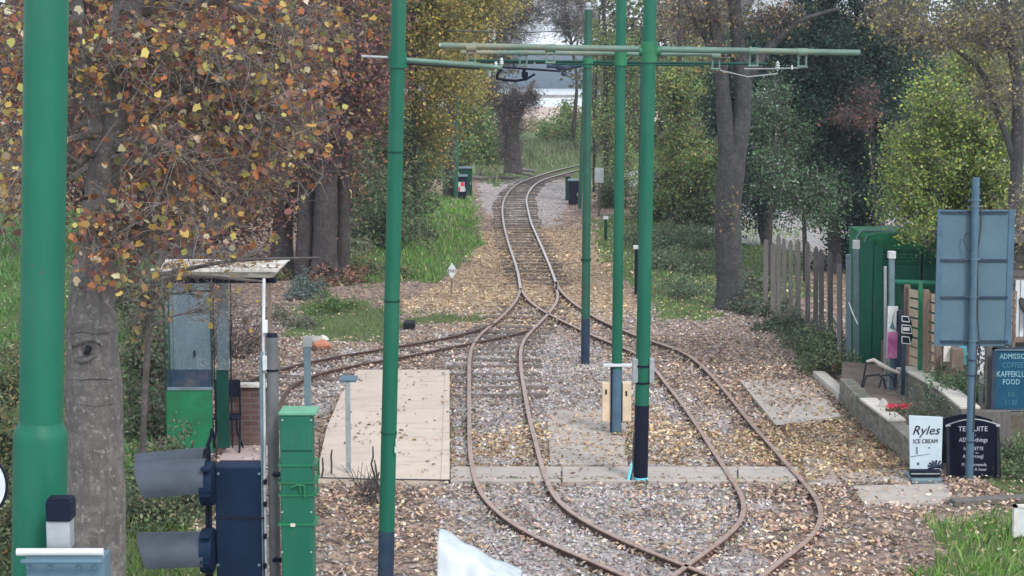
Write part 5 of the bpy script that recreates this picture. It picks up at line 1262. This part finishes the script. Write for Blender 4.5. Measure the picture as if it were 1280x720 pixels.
# 1. the big grey trunk close to the camera
def knot(mb):
    c = P(115, 432, 14.0) + Vector((0, -.212, 0))
    pts = [c + Vector(((.105 + .018 * math.sin(3 * t + 1)) * math.cos(t), .06 * math.cos(t) ** 2 + .01, (.075 + .02 * math.sin(2 * t)) * math.sin(t))) for t in np.linspace(.4, 5.6, 21)]
    mb.tube(pts, .020, 8)
    c = P(122, 555, 14.0) + Vector((0, -.2, 0))
    for r_ in (.04, .08): mb.tube([c + Vector((r_ * 1.0 * math.cos(t), .01 + r_ * .12, r_ * math.sin(t))) for t in np.linspace(0, 2 * math.pi, 21)], .011, 6)
    for yy in (410, 470, 500, 600, 640): 
        q = P(118, yy, 14) + Vector((0, -.205, 0)); mb.tube([q + Vector((-.15, .06, random.gauss(0, .01))), q + Vector((-.05, .0, .01)), q + Vector((.06, 0, random.gauss(0, .01))), q + Vector((.16, .07, 0))], .008, 5)
big = tree('autumn_tree', 'big grey trunk with a knot hole and orange leaves close behind the nearest pole', 'tree',
     [[(118, 953, 14, 46), (118, 720, 14, 40), (119, 600, 14, 37), (117, 480, 14, 36), (114, 400, 14, 31), (118, 300, 14, 23), (132, 200, 14, 19), (146, 110, 14, 16), (156, 0, 14.2, 13), (158, -160, 14.5, 15)],
      [(130, 215, 14, 12), (118, 150, 13.9, 9), (102, 60, 13.8, 7), (92, -40, 13.6, 8)],
      [(160, 20, 14, 12), (215, -60, 14.3, 10), (290, -120, 14.6, 7)]],
     [(60, 60, 13.5, 70, 80), (190, 60, 13.6, 90, 80), (310, 80, 13.8, 100, 90), (230, 200, 13.4, 90, 80), (370, 150, 14, 70, 90), (150, 300, 13.3, 70, 60), (30, 200, 13.6, 50, 90), (270, 265, 13.5, 60, 40), (400, 30, 14.5, 60, 60), (70, -100, 14, 120, 80), (250, -120, 14, 150, 80)],
     AUT, 5600, .058, 'bark_big', 'twig_light', limbs=2, twigs=23, twl=.55, gam=.22, spread=.045, shape=SH_LOBED, sides=28, subt=5, twr=.006, ry=1.0, droop=.2, extra=knot)
mb = MB(); c_ = P(116, 432, 14.0) + Vector((.01, -.215, 0)); mb.ball(c_, .03, 12, (.9, .4, 1.3)); mb.v = [(v[0] + .012 * math.sin(v[2] * 90), v[1], v[2]) for v in mb.v]; mb.build('knot_hole', M['black'], big, smooth=True)
# twigs in front of the shelter roof
tree('autumn_tree', 'leaning sapling whose grey twigs trail over the shelter roof', 'tree', [[(175, 700, 21, 5), (178, 560, 21, 4), (185, 420, 21, 4), (195, 340, 21, 3.5), (215, 290, 21, 3), (240, 220, 21, 2)], [(192, 350, 21, 3), (250, 345, 20.6, 2.4), (330, 352, 20.4, 1.6)], [(192, 345, 21, 3), (290, 325, 20.6, 2.2), (400, 322, 20.4, 1.4)]],
     [(215, 350, 20.6, 45, 45), (290, 380, 20.6, 60, 40), (280, 325, 20.6, 90, 16), (250, 270, 21, 60, 40), (180, 380, 21, 40, 60)], [((.40, .30, .08), 3), ((.40, .2, .07), 2)], 110, .085, 'twig', 'twig_light', limbs=2, twigs=12, twl=.5, spread=.05, shape=SH_LOBED, subt=4, twr=.006, ry=.25)
# 2. mid-distance autumn trees
tree('autumn_tree', 'orange and yellow autumn tree behind the big grey trunk', 'tree', [[(60, 560, 24, 14), (62, 300, 24, 11), (90, 100, 24, 9), (110, -80, 24, 6)]],
     [(40, 80, 24, 90, 110), (200, 40, 24, 120, 90), (120, -60, 24, 160, 70), (20, 220, 24, 50, 70), (260, 130, 24, 80, 60)], AUT, 8000, .08, 'bark_dark', 'twig', limbs=3, twigs=22, twl=.8, spread=.09, shape=SH_OVAL, group=GT, subt=4, twr=.008)
tree('autumn_tree', 'russet tree with the widest spread of orange leaves over the shelter', 'tree', [[(235, 480, 30, 12), (232, 300, 30, 10), (250, 120, 30, 8), (262, -60, 30, 6)]],
     [(250, 60, 30, 120, 110), (340, 120, 30, 90, 100), (200, 180, 30, 90, 70), (300, 230, 30, 80, 50), (390, 40, 30, 70, 80), (280, -80, 30, 150, 60)], AUT2, 14000, .09, 'bark_dark', 'twig', limbs=3, twigs=26, twl=.9, spread=.11, shape=SH_OVAL, group=GT, subt=4, twr=.009)
for k, (x_, w_, yb, lab, tx) in enumerate(((352, 13, 345, 'maroon tree with the left-most of the dark trunks behind the shelter', 330), (380, 11, 350, 'slim dark trunk second from the left in the row behind the shelter', 372), (405, 15, 352, 'thickest dark trunk of the row behind the shelter', 400), (428, 8, 348, 'thin pale-edged trunk at the right end of the row behind the shelter', 430))):
    Yt_ = YG(yb)
    tree('beech_tree', lab, 'tree', [[(x_, yb, Yt_, w_ * 1.3), (x_ + 1, yb - 40, Yt_, w_), (x_ + 3, 220, Yt_, w_ * .9), (x_ + (tx - x_), 60, Yt_, w_ * .7), (tx, -120, Yt_, w_ * .5)]] + ([[(x_ + 2, 250, Yt_, w_ * .6), (x_ + 25, 150, Yt_, w_ * .5), (x_ + 45, 20, Yt_, w_ * .3)]] if k % 2 == 0 else []),
         [(tx - 70 + k * 20, 40, Yt_, 100, 90), (tx + 10, 150, Yt_ + .5, 70, 80), (tx - 40, 230, Yt_ + 1, 70, 60), (tx, -80, Yt_, 120, 60), (tx + 20, 90, Yt_ + .5, 70, 60)], MAR if k != 1 else AUT, 12000, .11, 'bark_dark', 'twig', limbs=2, twigs=18, twl=1.2, spread=.2, group=GT, ry=1.8)
tree('beech_tree', 'dark purple hedge-like beech filling the gap left of the dark trunks', 'tree', [[(180, 345, 46, 10), (180, 200, 46, 8), (185, 20, 46, 6)]], [(90, 200, 46, 100, 100), (220, 160, 46, 120, 110), (230, 280, 46, 90, 60), (120, 20, 46, 150, 100), (300, 50, 46, 120, 100), (320, 260, 47, 70, 70), (20, 100, 46, 60, 90)], MAR, 30000, .13, 'bark_dark', 'twig', limbs=3, twigs=22, twl=1.3, spread=.25, group=GT, ry=1.6)
# 3. olive-yellow trees either side of the second pole
tree('oak_tree', 'olive and gold tree behind the tall pole left of the tracks', 'tree', [[(511, 292, 53, 9), (512, 240, 53, 8), (514, 160, 53, 7), (520, 40, 53, 6), (522, -90, 53, 4)], [(513, 190, 53, 5), (485, 110, 53, 4), (470, 0, 53, 3)]],
     [(470, 40, 53, 70, 80), (540, 30, 53, 80, 80), (520, -60, 53, 110, 60), (560, 110, 53, 50, 60), (470, 140, 53, 50, 50), (530, 170, 54, 50, 50)], OLV, 36000, .095, 'bark_dark', 'twig', limbs=3, twigs=24, twl=1.1, spread=.18, group=GT, ry=1.8)
tree('oak_tree', 'golden-leaved tree arching toward the sky gap over the track', 'tree', [[(560, 250, 66, 7), (562, 150, 66, 6), (572, 40, 66, 5), (590, -80, 66, 3)]],
     [(580, 20, 66, 60, 60), (620, -20, 66, 50, 45), (575, 100, 66, 40, 60), (540, -40, 66, 60, 50)], OLV, 22000, .10, 'bark_dark', 'twig', limbs=3, twigs=22, twl=1.1, spread=.2, group=GT, ry=1.6)
tree('oak_tree', 'tall thin-leaved tree overhanging the left of the bright sky gap', 'tree', [[(610, 196, 88, 5), (614, 100, 88, 4), (628, 20, 88, 3.4), (640, -80, 88, 2)]],
     [(625, 10, 88, 40, 40), (650, -30, 88, 40, 30), (600, 60, 88, 30, 40)], OLV, 3200, .11, 'bark_dark', 'twig', limbs=4, twigs=30, twl=1.5, spread=.25, group=GT, ry=1.5)
bush('evergreen_shrub', 'dark green laurel thicket below the olive tree left of the cabinets', [(450, 220, 52, 45, 60), (505, 215, 53, 40, 65), (525, 180, 58, 22, 60), (480, 270, 50, 50, 30), (500, 150, 56, 60, 40)], DGR, 30000, .10, stems=14, spread=.16, twr=.02, twl=.9, ry=1.5)
bush('shrub', 'mixed green bramble bank directly behind the left cabinets', [(600, 185, 84, 36, 26), (590, 150, 84, 40, 45), (620, 120, 84, 30, 30)], MIX, 12000, .13, stems=14, spread=.2, twr=.02, twl=1.0, ry=2)
tree('bare_tree', 'bare purplish twiggy tree with ivy at its foot left of the estuary view', 'tree', [[(641, 216, 74, 12), (641, 190, 74, 10), (640, 150, 74, 7), (643, 110, 74, 3)], [(640, 165, 74, 5), (655, 130, 74, 3), (668, 100, 74, 1.5)], [(638, 170, 74, 5), (620, 130, 74, 3), (612, 95, 74, 1.5)]],
     [(640, 130, 74, 28, 28), (636, 165, 74, 20, 34), (664, 122, 74, 16, 20), (615, 115, 74, 20, 24), (636, 195, 74, 16, 16)], PUR, 3600, .075, 'twig', 'twig', limbs=5, twigs=40, twl=.8, spread=.09, subt=6, twr=.012, ry=.7)
tree('bare_tree', 'leafless tree silhouetted against the bright sky between the poles', 'tree', [[(716, 176, 105, 3), (722, 100, 105, 1.8), (712, 40, 105, 1.8), (700, -20, 105, 1.6)]],
     [(700, 20, 105, 30, 32), (690, -10, 105, 50, 30), (725, 30, 105, 22, 30)], PUR, 500, .10, 'bark_dark', 'twig', limbs=7, twigs=44, twl=2.0, spread=.2, subt=5, twr=.016, ry=1.5)
tree('bare_tree', 'fine-twigged leafless tree leaning in from the left of the sky gap', 'tree', [[(598, 200, 96, 4), (606, 110, 96, 3.2), (630, 40, 96, 2.4), (655, -20, 96, 1.6)]],
     [(645, 40, 96, 36, 26), (668, 15, 96, 34, 26), (630, 75, 96, 26, 20), (650, -20, 96, 50, 26)], PUR, 420, .10, 'bark_dark', 'twig', limbs=7, twigs=50, twl=1.8, spread=.2, subt=6, twr=.012, ry=1.2)
tree('bare_tree', 'pale twiggy tree edging the right of the sky gap behind the slim pole', 'tree', [[(745, 215, 90, 3), (742, 110, 90, 2.6), (738, 30, 90, 2.2), (735, -20, 90, 1.4)]],
     [(735, 30, 90, 26, 30), (725, -5, 90, 34, 24), (745, 90, 90, 20, 40)], BEI, 900, .09, 'bark_dark', 'twig_light', limbs=6, twigs=44, twl=1.6, spread=.2, subt=5, twr=.011, ry=1.2)
bush('shrub', 'rounded dark green shrub on the marsh edge left of the slim pole', [(700, 165, 106, 26, 16), (714, 150, 108, 12, 26)], MIX, 7000, .16, stems=14, spread=.2, twr=.02, twl=.8, ry=1.5)
bush('shrub', 'scrubby olive shrub before the reeds at the end of the view', [(660, 160, 118, 16, 8), (676, 162, 119, 20, 7)], BEI, 3000, .16, stems=14, spread=.2, twr=.02, twl=.8, ry=1.5)
# far backdrop woods
bush('distant_hedge', 'far dark hedge row closing the view on the left of the estuary', [(x_, y_, 92, 80, 60) for x_ in range(-60, 580, 90) for y_ in (0, 60, 150)], [((.15, .12, .11), 3), ((.19, .17, .09), 3), ((.10, .12, .08), 3)], 60000, .26, cat='hedge', stems=10, ry=2, spread=.4, twr=.03, twl=1.6)
bush('distant_hedge', 'dark evergreen hedge hiding the lower part of the pale house', [(x_, y_, 72, 50, 50) for x_ in range(930, 1180, 50) for y_ in (100, 190)], [((.03, .05, .035), 4), ((.05, .08, .05), 2)], 40000, .14, cat='hedge', stems=20, ry=1.2, spread=.3, twr=.03, twl=1.2)
bush('distant_hedge', 'far olive hedge row closing the view on the right of the estuary', [(x_, y_, 96, 70, 60) for x_ in range(790, 1380, 85) for y_ in (0, 60, 150)], [((.16, .15, .09), 3), ((.17, .19, .08), 3), ((.09, .12, .07), 3)], 60000, .26, cat='hedge', stems=10, ry=2, spread=.4, twr=.03, twl=1.6)
# 4. right of the tracks
GR = 'trees lining the right of the tramway'
tree('willow_tree', 'loose olive tree between the slim pole and the two tallest poles', 'tree', [[(757, 255, 68, 3.5), (758, 150, 68, 3), (756, 40, 68, 2.4), (752, -60, 68, 1.6)], [(742, 255, 69, 2), (744, 120, 69, 1.6), (750, 10, 69, 1)]],
     [(765, 60, 68, 28, 60), (760, 150, 68, 28, 50), (790, 100, 68, 30, 70), (775, 210, 68, 34, 45), (780, -30, 68, 50, 50)], MIX, 16000, .09, 'bark_dark', 'twig', limbs=3, twigs=26, twl=.9, spread=.15, group=GR, ry=1.2)
tree('willow_tree', 'yellow-flecked green tree filling the gap right of the tallest pole', 'tree', [[(845, 285, 56, 5), (846, 180, 56, 4), (850, 60, 56, 3), (850, -60, 56, 2)]],
     [(850, 120, 56, 50, 50), (865, 190, 56, 46, 50), (835, 230, 56, 34, 44), (870, 90, 57, 40, 40), (890, 240, 57, 40, 36)], MIX + [((.42, .36, .08), 1.6)], 26000, .09, 'bark_dark', 'twig', limbs=3, twigs=26, twl=.9, spread=.15, group=GR, ry=1.4)
tree('willow_tree', 'beige nearly bare tree above the span arms right of the tallest pole', 'tree', [[(868, 280, 60, 4), (866, 120, 60, 3.4), (862, 20, 60, 2.6), (860, -60, 60, 1.6)]],
     [(850, 30, 60, 46, 45), (890, 30, 60, 40, 45), (850, -40, 60, 60, 40)], BEI, 7000, .08, 'twig_light', 'twig_light', limbs=5, twigs=36, twl=1.0, spread=.14, group=GR, ry=1.2, subt=5, twr=.010)
bush('evergreen_shrub', 'deep green undergrowth at the foot of the trees right of the poles', [(830, 255, 58, 60, 26), (885, 235, 56, 40, 50), (780, 245, 62, 34, 24)], DGR, 20000, .09, stems=14, spread=.14, twr=.016, twl=.7, ry=1.2)
tree('ash_tree', 'grey forked trunk standing at the right of the tracks', 'tree', [[(913, 392, 38, 25), (913, 372, 38, 18), (911, 320, 38, 16), (909, 262, 38, 16.5), (914, 212, 38, 17), (914, 190, 38, 15)], [(912, 215, 38, 13), (906, 150, 38, 10), (902, 90, 38, 8), (893, 30, 38, 7), (880, -60, 38, 6)], [(917, 215, 38, 13), (927, 160, 38, 11), (930, 100, 38, 10), (920, 40, 38, 8), (915, -60, 38, 8)], [(928, 110, 38, 6), (960, 60, 38, 5), (1000, 25, 38, 3), (1050, 10, 38, 2)], [(893, 60, 38, 6), (865, 20, 38, 4), (850, -30, 38, 2)]],
     [(880, 20, 38, 60, 40), (960, 20, 38, 60, 34), (900, 66, 37.6, 30, 18), (916, 265, 37.4, 14, 20), (930, -60, 38, 120, 50)], [((.30, .22, .08), 2), ((.36, .20, .09), 2), ((.12, .15, .05), 2)], 1500, .085, 'bark_right', 'twig', limbs=3, twigs=26, twl=.8, spread=.08, group=GR, sides=24, subt=4, twr=.009, ry=1.0)
tree('conifer', 'very dark green conifer towering behind the paling fence', 'conifer', [[(1045, 400, 44, 9), (1042, 250, 44, 8), (1040, 80, 44, 6), (1040, -80, 44, 4)], [(1075, 390, 44.5, 6), (1073, 200, 44.5, 5), (1070, 0, 44.5, 3)]],
     [(1040, 60, 44, 70, 70), (1000, 130, 44, 60, 60), (1080, 150, 44, 60, 70), (1040, 220, 44, 60, 60), (1085, 270, 44, 34, 50), (985, 60, 45, 60, 60), (1060, -40, 44, 100, 50), (1110, 60, 45, 50, 80), (1060, 320, 45, 50, 40), (1095, 200, 45, 34, 70), (1000, 200, 46, 50, 50)], CON, 90000, .085, 'bark_dark', 'bark_dark', limbs=4, twigs=26, twl=.9, spread=.14, ry=1.7, group=GR, droop=.3)
tree('conifer', 'dark yew-like conifer directly behind the forked grey trunk', 'conifer', [[(955, 372, 50, 5), (955, 200, 50, 4), (955, 40, 50, 3)]], [(950, 80, 50, 50, 50), (955, 170, 50, 46, 60), (950, 240, 50, 34, 34), (1000, 60, 50, 50, 34), (900, 120, 52, 24, 60), (985, 150, 50, 40, 60), (930, 40, 51, 40, 24)], CON, 36000, .09, 'bark_dark', 'bark_dark', limbs=4, twigs=26, twl=.9, spread=.14, ry=1.2, group=GR, droop=.3)
tree('holly_tree', 'glossy mid-green holly between the forked trunk and the conifer', 'tree', [[(960, 372, 42, 4), (962, 300, 42, 3.5), (965, 200, 42, 3)], [(1008, 378, 42.5, 4), (1006, 300, 42.5, 3), (1002, 220, 42.5, 2)]],
     [(965, 215, 42, 34, 46), (1000, 250, 42, 34, 46), (960, 130, 42.5, 34, 50), (1035, 250, 42.5, 26, 46), (985, 180, 43, 40, 40)], [((.075, .17, .07), 4), ((.13, .23, .11), 3), ((.28, .36, .30), 1.2), ((.045, .09, .05), 2)], 13000, .065, 'bark_dark', 'twig', limbs=3, twigs=24, twl=.6, spread=.10, group=GR, ry=1.0)  # palest leaf tone puts whitish highlights into the colour
tree('bare_tree', 'reddish dead branches spraying out in front of the dark conifer', 'tree', [[(1096, 400, 42.8, 2.4), (1094, 250, 42.8, 2.2), (1084, 165, 42.4, 2), (1078, 110, 42, 1.4)]],
     [(1075, 140, 41.6, 36, 18), (1055, 150, 41.6, 34, 12), (1085, 115, 41.6, 20, 24)], [((.26, .10, .08), 3), ((.18, .08, .07), 2)], 260, .08, 'bark_dark', 'twig', limbs=5, twigs=14, twl=.6, spread=.08, ry=.5, twr=.010)
tree('maple_tree', 'bright yellow-green tree overhanging the green cage', 'tree', [[(1180, 480, 30.5, 7), (1182, 340, 30.5, 6), (1190, 200, 30.5, 5), (1200, 80, 30.5, 3)]],
     [(1180, 130, 30, 60, 44), (1150, 200, 30, 50, 50), (1220, 190, 30, 60, 60), (1140, 262, 30, 40, 36), (1200, 260, 30.4, 60, 40), (1250, 240, 30, 40, 60), (1120, 235, 30, 26, 40), (1260, 150, 30, 40, 60), (1275, 260, 30, 34, 60), (1150, 290, 29.2, 34, 16), (1110, 180, 30.4, 20, 30), (1230, 90, 30, 60, 30)], YGR, 42000, .055, 'bark_dark', 'twig_light', limbs=3, twigs=26, twl=.55, spread=.085, group=GR, ry=1.0, subt=4, twr=.007)
tree('ash_tree', 'grey-twigged tree with a leaning trunk at the top right corner', 'tree', [[(1268, 470, 27, 9), (1270, 380, 27, 9), (1262, 330, 27, 8), (1272, 200, 27, 8), (1272, 100, 27, 7), (1255, 0, 27, 5), (1240, -80, 27, 4)], [(1268, 200, 27, 5), (1230, 90, 27, 3.4), (1180, 50, 27, 2.4), (1110, 50, 27, 1.6)], [(1262, 340, 26.6, 5), (1274, 372, 26.4, 5), (1290, 400, 26.2, 4.5)]],
     [(1170, 40, 27, 70, 40), (1240, 50, 27, 60, 60), (1240, 120, 27, 50, 40), (1270, 280, 26.4, 20, 60), (1120, 20, 28, 50, 34), (1200, -50, 27, 120, 40)], [((.30, .28, .10), 3), ((.40, .34, .10), 2), ((.20, .18, .10), 2), ((.34, .28, .20), 1)], 4600, .055, 'bark_right', 'twig_light', limbs=4, twigs=32, twl=.7, spread=.06, group=GR, subt=5, twr=.006, ry=1.0)
# low planting
bush('ivy', 'ivy and dark ground cover between the forked trunk and the palings', [(950, 405, 37.5, 50, 18), (985, 412, 35.2, 40, 18), (1010, 425, 33.4, 30, 16), (930, 378, 41, 40, 16), (1030, 436, 32, 24, 16)], [((.07, .11, .065), 4), ((.13, .17, .11), 2), ((.20, .16, .12), 1.5)], 17000, .065, cat='ivy', stems=16, ry=.8, spread=.07, twl=.4)
bush('ivy', 'rough ivy and weeds spread over the bank between the tallest pole and the forked trunk', [(840, 300, 50, 40, 10), (870, 335, 44.5, 30, 9), (830, 330, 45.5, 24, 8), (880, 300, 50, 30, 10), (860, 372, 40.5, 30, 6), (800, 300, 50.5, 26, 8)], [((.09, .16, .08), 4), ((.16, .22, .12), 2), ((.24, .28, .18), 1), ((.2, .16, .1), .8)], 16000, .065, cat='ivy', stems=30, ry=1.6, spread=.09, twl=.5)
bush('bramble', 'low brambles and ferns between the flower bed and the dark trunks', [(455, 345, 44, 30, 9), (330, 352, 43, 40, 10), (500, 352, 43.5, 20, 7)], [((.10, .16, .07), 4), ((.2, .22, .1), 2), ((.28, .16, .08), 1.4)], 5000, .07, cat='bramble', stems=20, ry=.8, spread=.08, twl=.4)
bush('shrub', 'leafy pale green bush at the left of the grey posts by the kerb', [(1030, 440, 30.6, 28, 24), (1012, 430, 31.4, 20, 16), (1046, 452, 30, 12, 14)], [((.12, .17, .08), 4), ((.20, .25, .13), 2), ((.06, .10, .05), 2)], 5000, .05, ry=.4, spread=.05)
bush('shrub', 'flowering border plants under the big sign back', [(1196, 492, 25.2, 26, 20), (1228, 498, 25.0, 28, 16), (1180, 482, 25.6, 14, 18), (1208, 474, 25.4, 16, 14)], [((.08, .18, .07), 4), ((.15, .25, .12), 2), ((.05, .10, .05), 2)], 5200, .04, ry=.35, spread=.045)
bush('shrub', 'weeds growing on the face of the upper terraced wall', [(1150, 520, 24.6, 22, 14), (1135, 508, 25.2, 14, 12), (1170, 535, 23.8, 14, 10)], [((.08, .13, .07), 4), ((.14, .17, .10), 2), ((.2, .16, .12), 1)], 1700, .035, ry=.15, spread=.04)
bush('shrub', 'green weedy bush right of the black A-board', [(1272, 570, 23.6, 20, 30), (1280, 600, 23, 24, 18), (1265, 525, 24.4, 10, 10)], [((.09, .17, .06), 4), ((.18, .24, .12), 2), ((.3, .32, .22), .7)], 3200, .045, ry=.4, spread=.05)
bush('shrub', 'bluish green plant at the back of the flower bed by the siding', [(388, 370, 40.5, 20, 18), (380, 392, 39.5, 16, 12)], [((.10, .15, .13), 3), ((.16, .2, .18), 2), ((.06, .09, .08), 2)], 3000, .06, ry=.4)
bush('shrub', 'bright green mound in the middle of the flower bed by the siding', [(404, 402, 37.5, 22, 14), (430, 398, 38, 20, 8)], [((.07, .15, .04), 4), ((.14, .22, .06), 2), ((.4, .4, .2), .3)], 3400, .05, ry=.5)
bush('shrub', 'straggly pale weeds at the left end of the flower bed by the siding', [(370, 420, 35.5, 24, 10), (350, 408, 36.5, 14, 12)], [((.16, .18, .12), 4), ((.1, .13, .08), 2), ((.26, .2, .16), 1)], 1500, .055, ry=.4)
bush('shrub', 'reddish leaf pile plants behind the flower bed near the dark trunks', [(400, 366, 42, 26, 6), (440, 362, 42.5, 24, 6)], [((.32, .13, .09), 3), ((.2, .12, .09), 2), ((.14, .16, .08), 2)], 1500, .09, ry=.5)
bush('tall_grass_clump', 'tall pale feathery grasses behind the verge left of the tall pole', [(460, 300, 50, 34, 26), (515, 290, 52, 30, 26), (440, 320, 48, 18, 20)], [((.24, .26, .16), 4), ((.34, .32, .24), 2), ((.12, .17, .08), 2)], 7000, .16, cat='grass clump', shape=SH_DIAMOND * np.array([1, .25, 1]), ry=.8, spread=.12)
bush('shrub', 'hazy green undergrowth behind the left wall of the shelter', [(185, 430, 27, 30, 70), (170, 340, 30, 34, 50), (190, 520, 25.5, 26, 44)], [((.09, .14, .07), 4), ((.17, .2, .11), 2), ((.16, .11, .09), 2)], 11000, .07, ry=.7, spread=.09, stems=16)
bush('shrub', 'ivy covered bush below the shelter beside the grey signal hoods', [(200, 580, 22, 36, 46), (180, 650, 20.5, 36, 40), (230, 640, 21, 40, 34)], [((.10, .15, .07), 4), ((.20, .24, .13), 2), ((.24, .2, .12), 1.2), ((.05, .08, .04), 2)], 9000, .055, ry=.4, spread=.07, stems=16)
bush('shrub', 'mixed green hedge at the left edge behind the nearest pole', [(10, 450, 22, 34, 50), (0, 560, 20, 34, 60), (20, 640, 18, 34, 60), (-30, 700, 17, 40, 60)], [((.12, .17, .07), 4), ((.24, .26, .14), 2), ((.3, .2, .08), 1), ((.06, .09, .05), 2)], 13000, .055, ry=.6, spread=.07, stems=16)  # leaves in mixed greens with a little brown
bush('shrub', 'bare tangled brown shrub behind the shelter glass', [(290, 410, 29, 60, 34), (240, 400, 30, 40, 40)], PUR, 1600, .06, ry=.6, stems=60, spread=.1, twl=.6)

EX = []
for rr in (LL, LR, RL, RR, FAR_L, FAR_R, SO, SI):
    for q in curve(rr):
        if q.y > 52 or random.random() > .8: continue
        dn = vnoise(np.array([q.x]), np.array([q.y]), .8, 95)[0]
        for _ in range(int(7 * max(0, dn - .35) * 2)):
            sg = random.choice((-1, 1)); EX.append((q.x + sg * (.05 + abs(random.gauss(0, .05))), q.y + random.gauss(0, .05), random.uniform(.0, .04)))
for (a_, b2, c2, d2, k) in ((397, 601, 1000, 603, 900), (561, 462, 562, 598, 300), (397, 598, 425, 495, 250), (925, 476, 968, 531, 250), (1049, 505, 1142, 592, 500), (785, 512, 786, 580, 160), (800, 606, 801, 604, 60), (770, 544, 772, 545, 60)):
    for _ in range(k):
        q = random.random(); g_ = G(a_ + (c2 - a_) * q, b2 + (d2 - b2) * q); EX.append((g_.x + random.gauss(0, .05), g_.y + random.gauss(0, .05), random.uniform(.01, .05)))
EX = np.array(EX); o = leaves('edge_litter', EX, .06, pick([((.30, .20, .13), 3), ((.18, .13, .10), 3), ((.12, .17, .06), 1.5), ((.42, .31, .2), 1)], len(EX)), SH_OVAL, None, M['litter'], flat=.6); tag(o, 'leaf crumbs and weeds caught along the slab edges and pole feet', 'leaves', kind='stuff')

# ------------------------------------------------------------------ light, air, camera
w = bpy.data.worlds.new('World'); scene.world = w; w.use_nodes = True; nt = w.node_tree
bg = nt.nodes['Background']; sky = nt.nodes.new('ShaderNodeTexSky'); sky.sky_type = 'NISHITA'; sky.sun_disc = False
SUN_EL, SUN_AZ = 42, 150           # azimuth clockwise from +Y (view direction)
sky.sun_elevation = math.radians(SUN_EL); sky.sun_rotation = math.radians(SUN_AZ); sky.air_density = 1.0; sky.dust_density = 4.0; sky.ozone_density = 1.0
hs = nt.nodes.new('ShaderNodeHueSaturation'); hs.inputs['Saturation'].default_value = .8
nt.links.new(sky.outputs[0], hs.inputs['Color'])
cn = nt.nodes.new('ShaderNodeTexNoise'); cn.inputs['Scale'].default_value = 3.2; cn.inputs['Detail'].default_value = 7; cn.inputs['Roughness'].default_value = .6
tcw = nt.nodes.new('ShaderNodeTexCoord'); mpw = nt.nodes.new('ShaderNodeMapping'); mpw.inputs['Scale'].default_value = (1, 1, 3.2)
nt.links.new(tcw.outputs['Generated'], mpw.inputs[0]); nt.links.new(mpw.outputs[0], cn.inputs['Vector'])
cloud = mixrgb(nt, ramp(nt, cn.outputs['Fac'], [(.35, (.62,) * 3), (.62, (.97,) * 3)]), hs.outputs[0], (6.0, 6.5, 7.3))
nt.links.new(cloud, bg.inputs[0]); bg.inputs[1].default_value = .13
sl = bpy.data.lights.new('sun', 'SUN'); sl.energy = 1.3; sl.angle = math.radians(12); sl.color = (1, .96, .9)
so = bpy.data.objects.new('sun', sl); COL.objects.link(so); so.location = (0, 0, 30)
el, az = math.radians(SUN_EL), math.radians(SUN_AZ)
sd = Vector((math.sin(az) * math.cos(el), math.cos(az) * math.cos(el), math.sin(el)))
so.rotation_euler = sd.to_track_quat('Z', 'Y').to_euler()
HAZE = True
if HAZE:
    mb = MB(); mb.box((-320, -12, -2.5), (340, 640, 24)); m = bpy.data.materials.new('haze_air'); m.use_nodes = True; nt = m.node_tree
    nt.nodes.remove(nt.nodes['Principled BSDF']); v = nt.nodes.new('ShaderNodeVolumePrincipled'); v.inputs['Color'].default_value = (.82, .88, 1, 1); v.inputs['Density'].default_value = .0005
    nt.links.new(v.outputs[0], nt.nodes['Material Output'].inputs['Volume']); o = mb.build('haze', m); tag(o, kind='stuff')
cam = bpy.data.cameras.new('camera'); cam.sensor_width = 36; cam.lens = 36 * F / 1280; cam.clip_end = 3000; cam.clip_start = .1
co = bpy.data.objects.new('camera', cam); COL.objects.link(co); co.location = (0, 0, H); co.rotation_euler = (math.pi / 2 - PITCH, 0, 0)
scene.camera = co
scene.view_settings.view_transform = 'Standard'; scene.view_settings.look = 'None'; scene.view_settings.gamma = 1; scene.view_settings.exposure = .8
scene.cycles.volume_bounces = 0; scene.cycles.max_bounces = 6; scene.cycles.transparent_max_bounces = 8
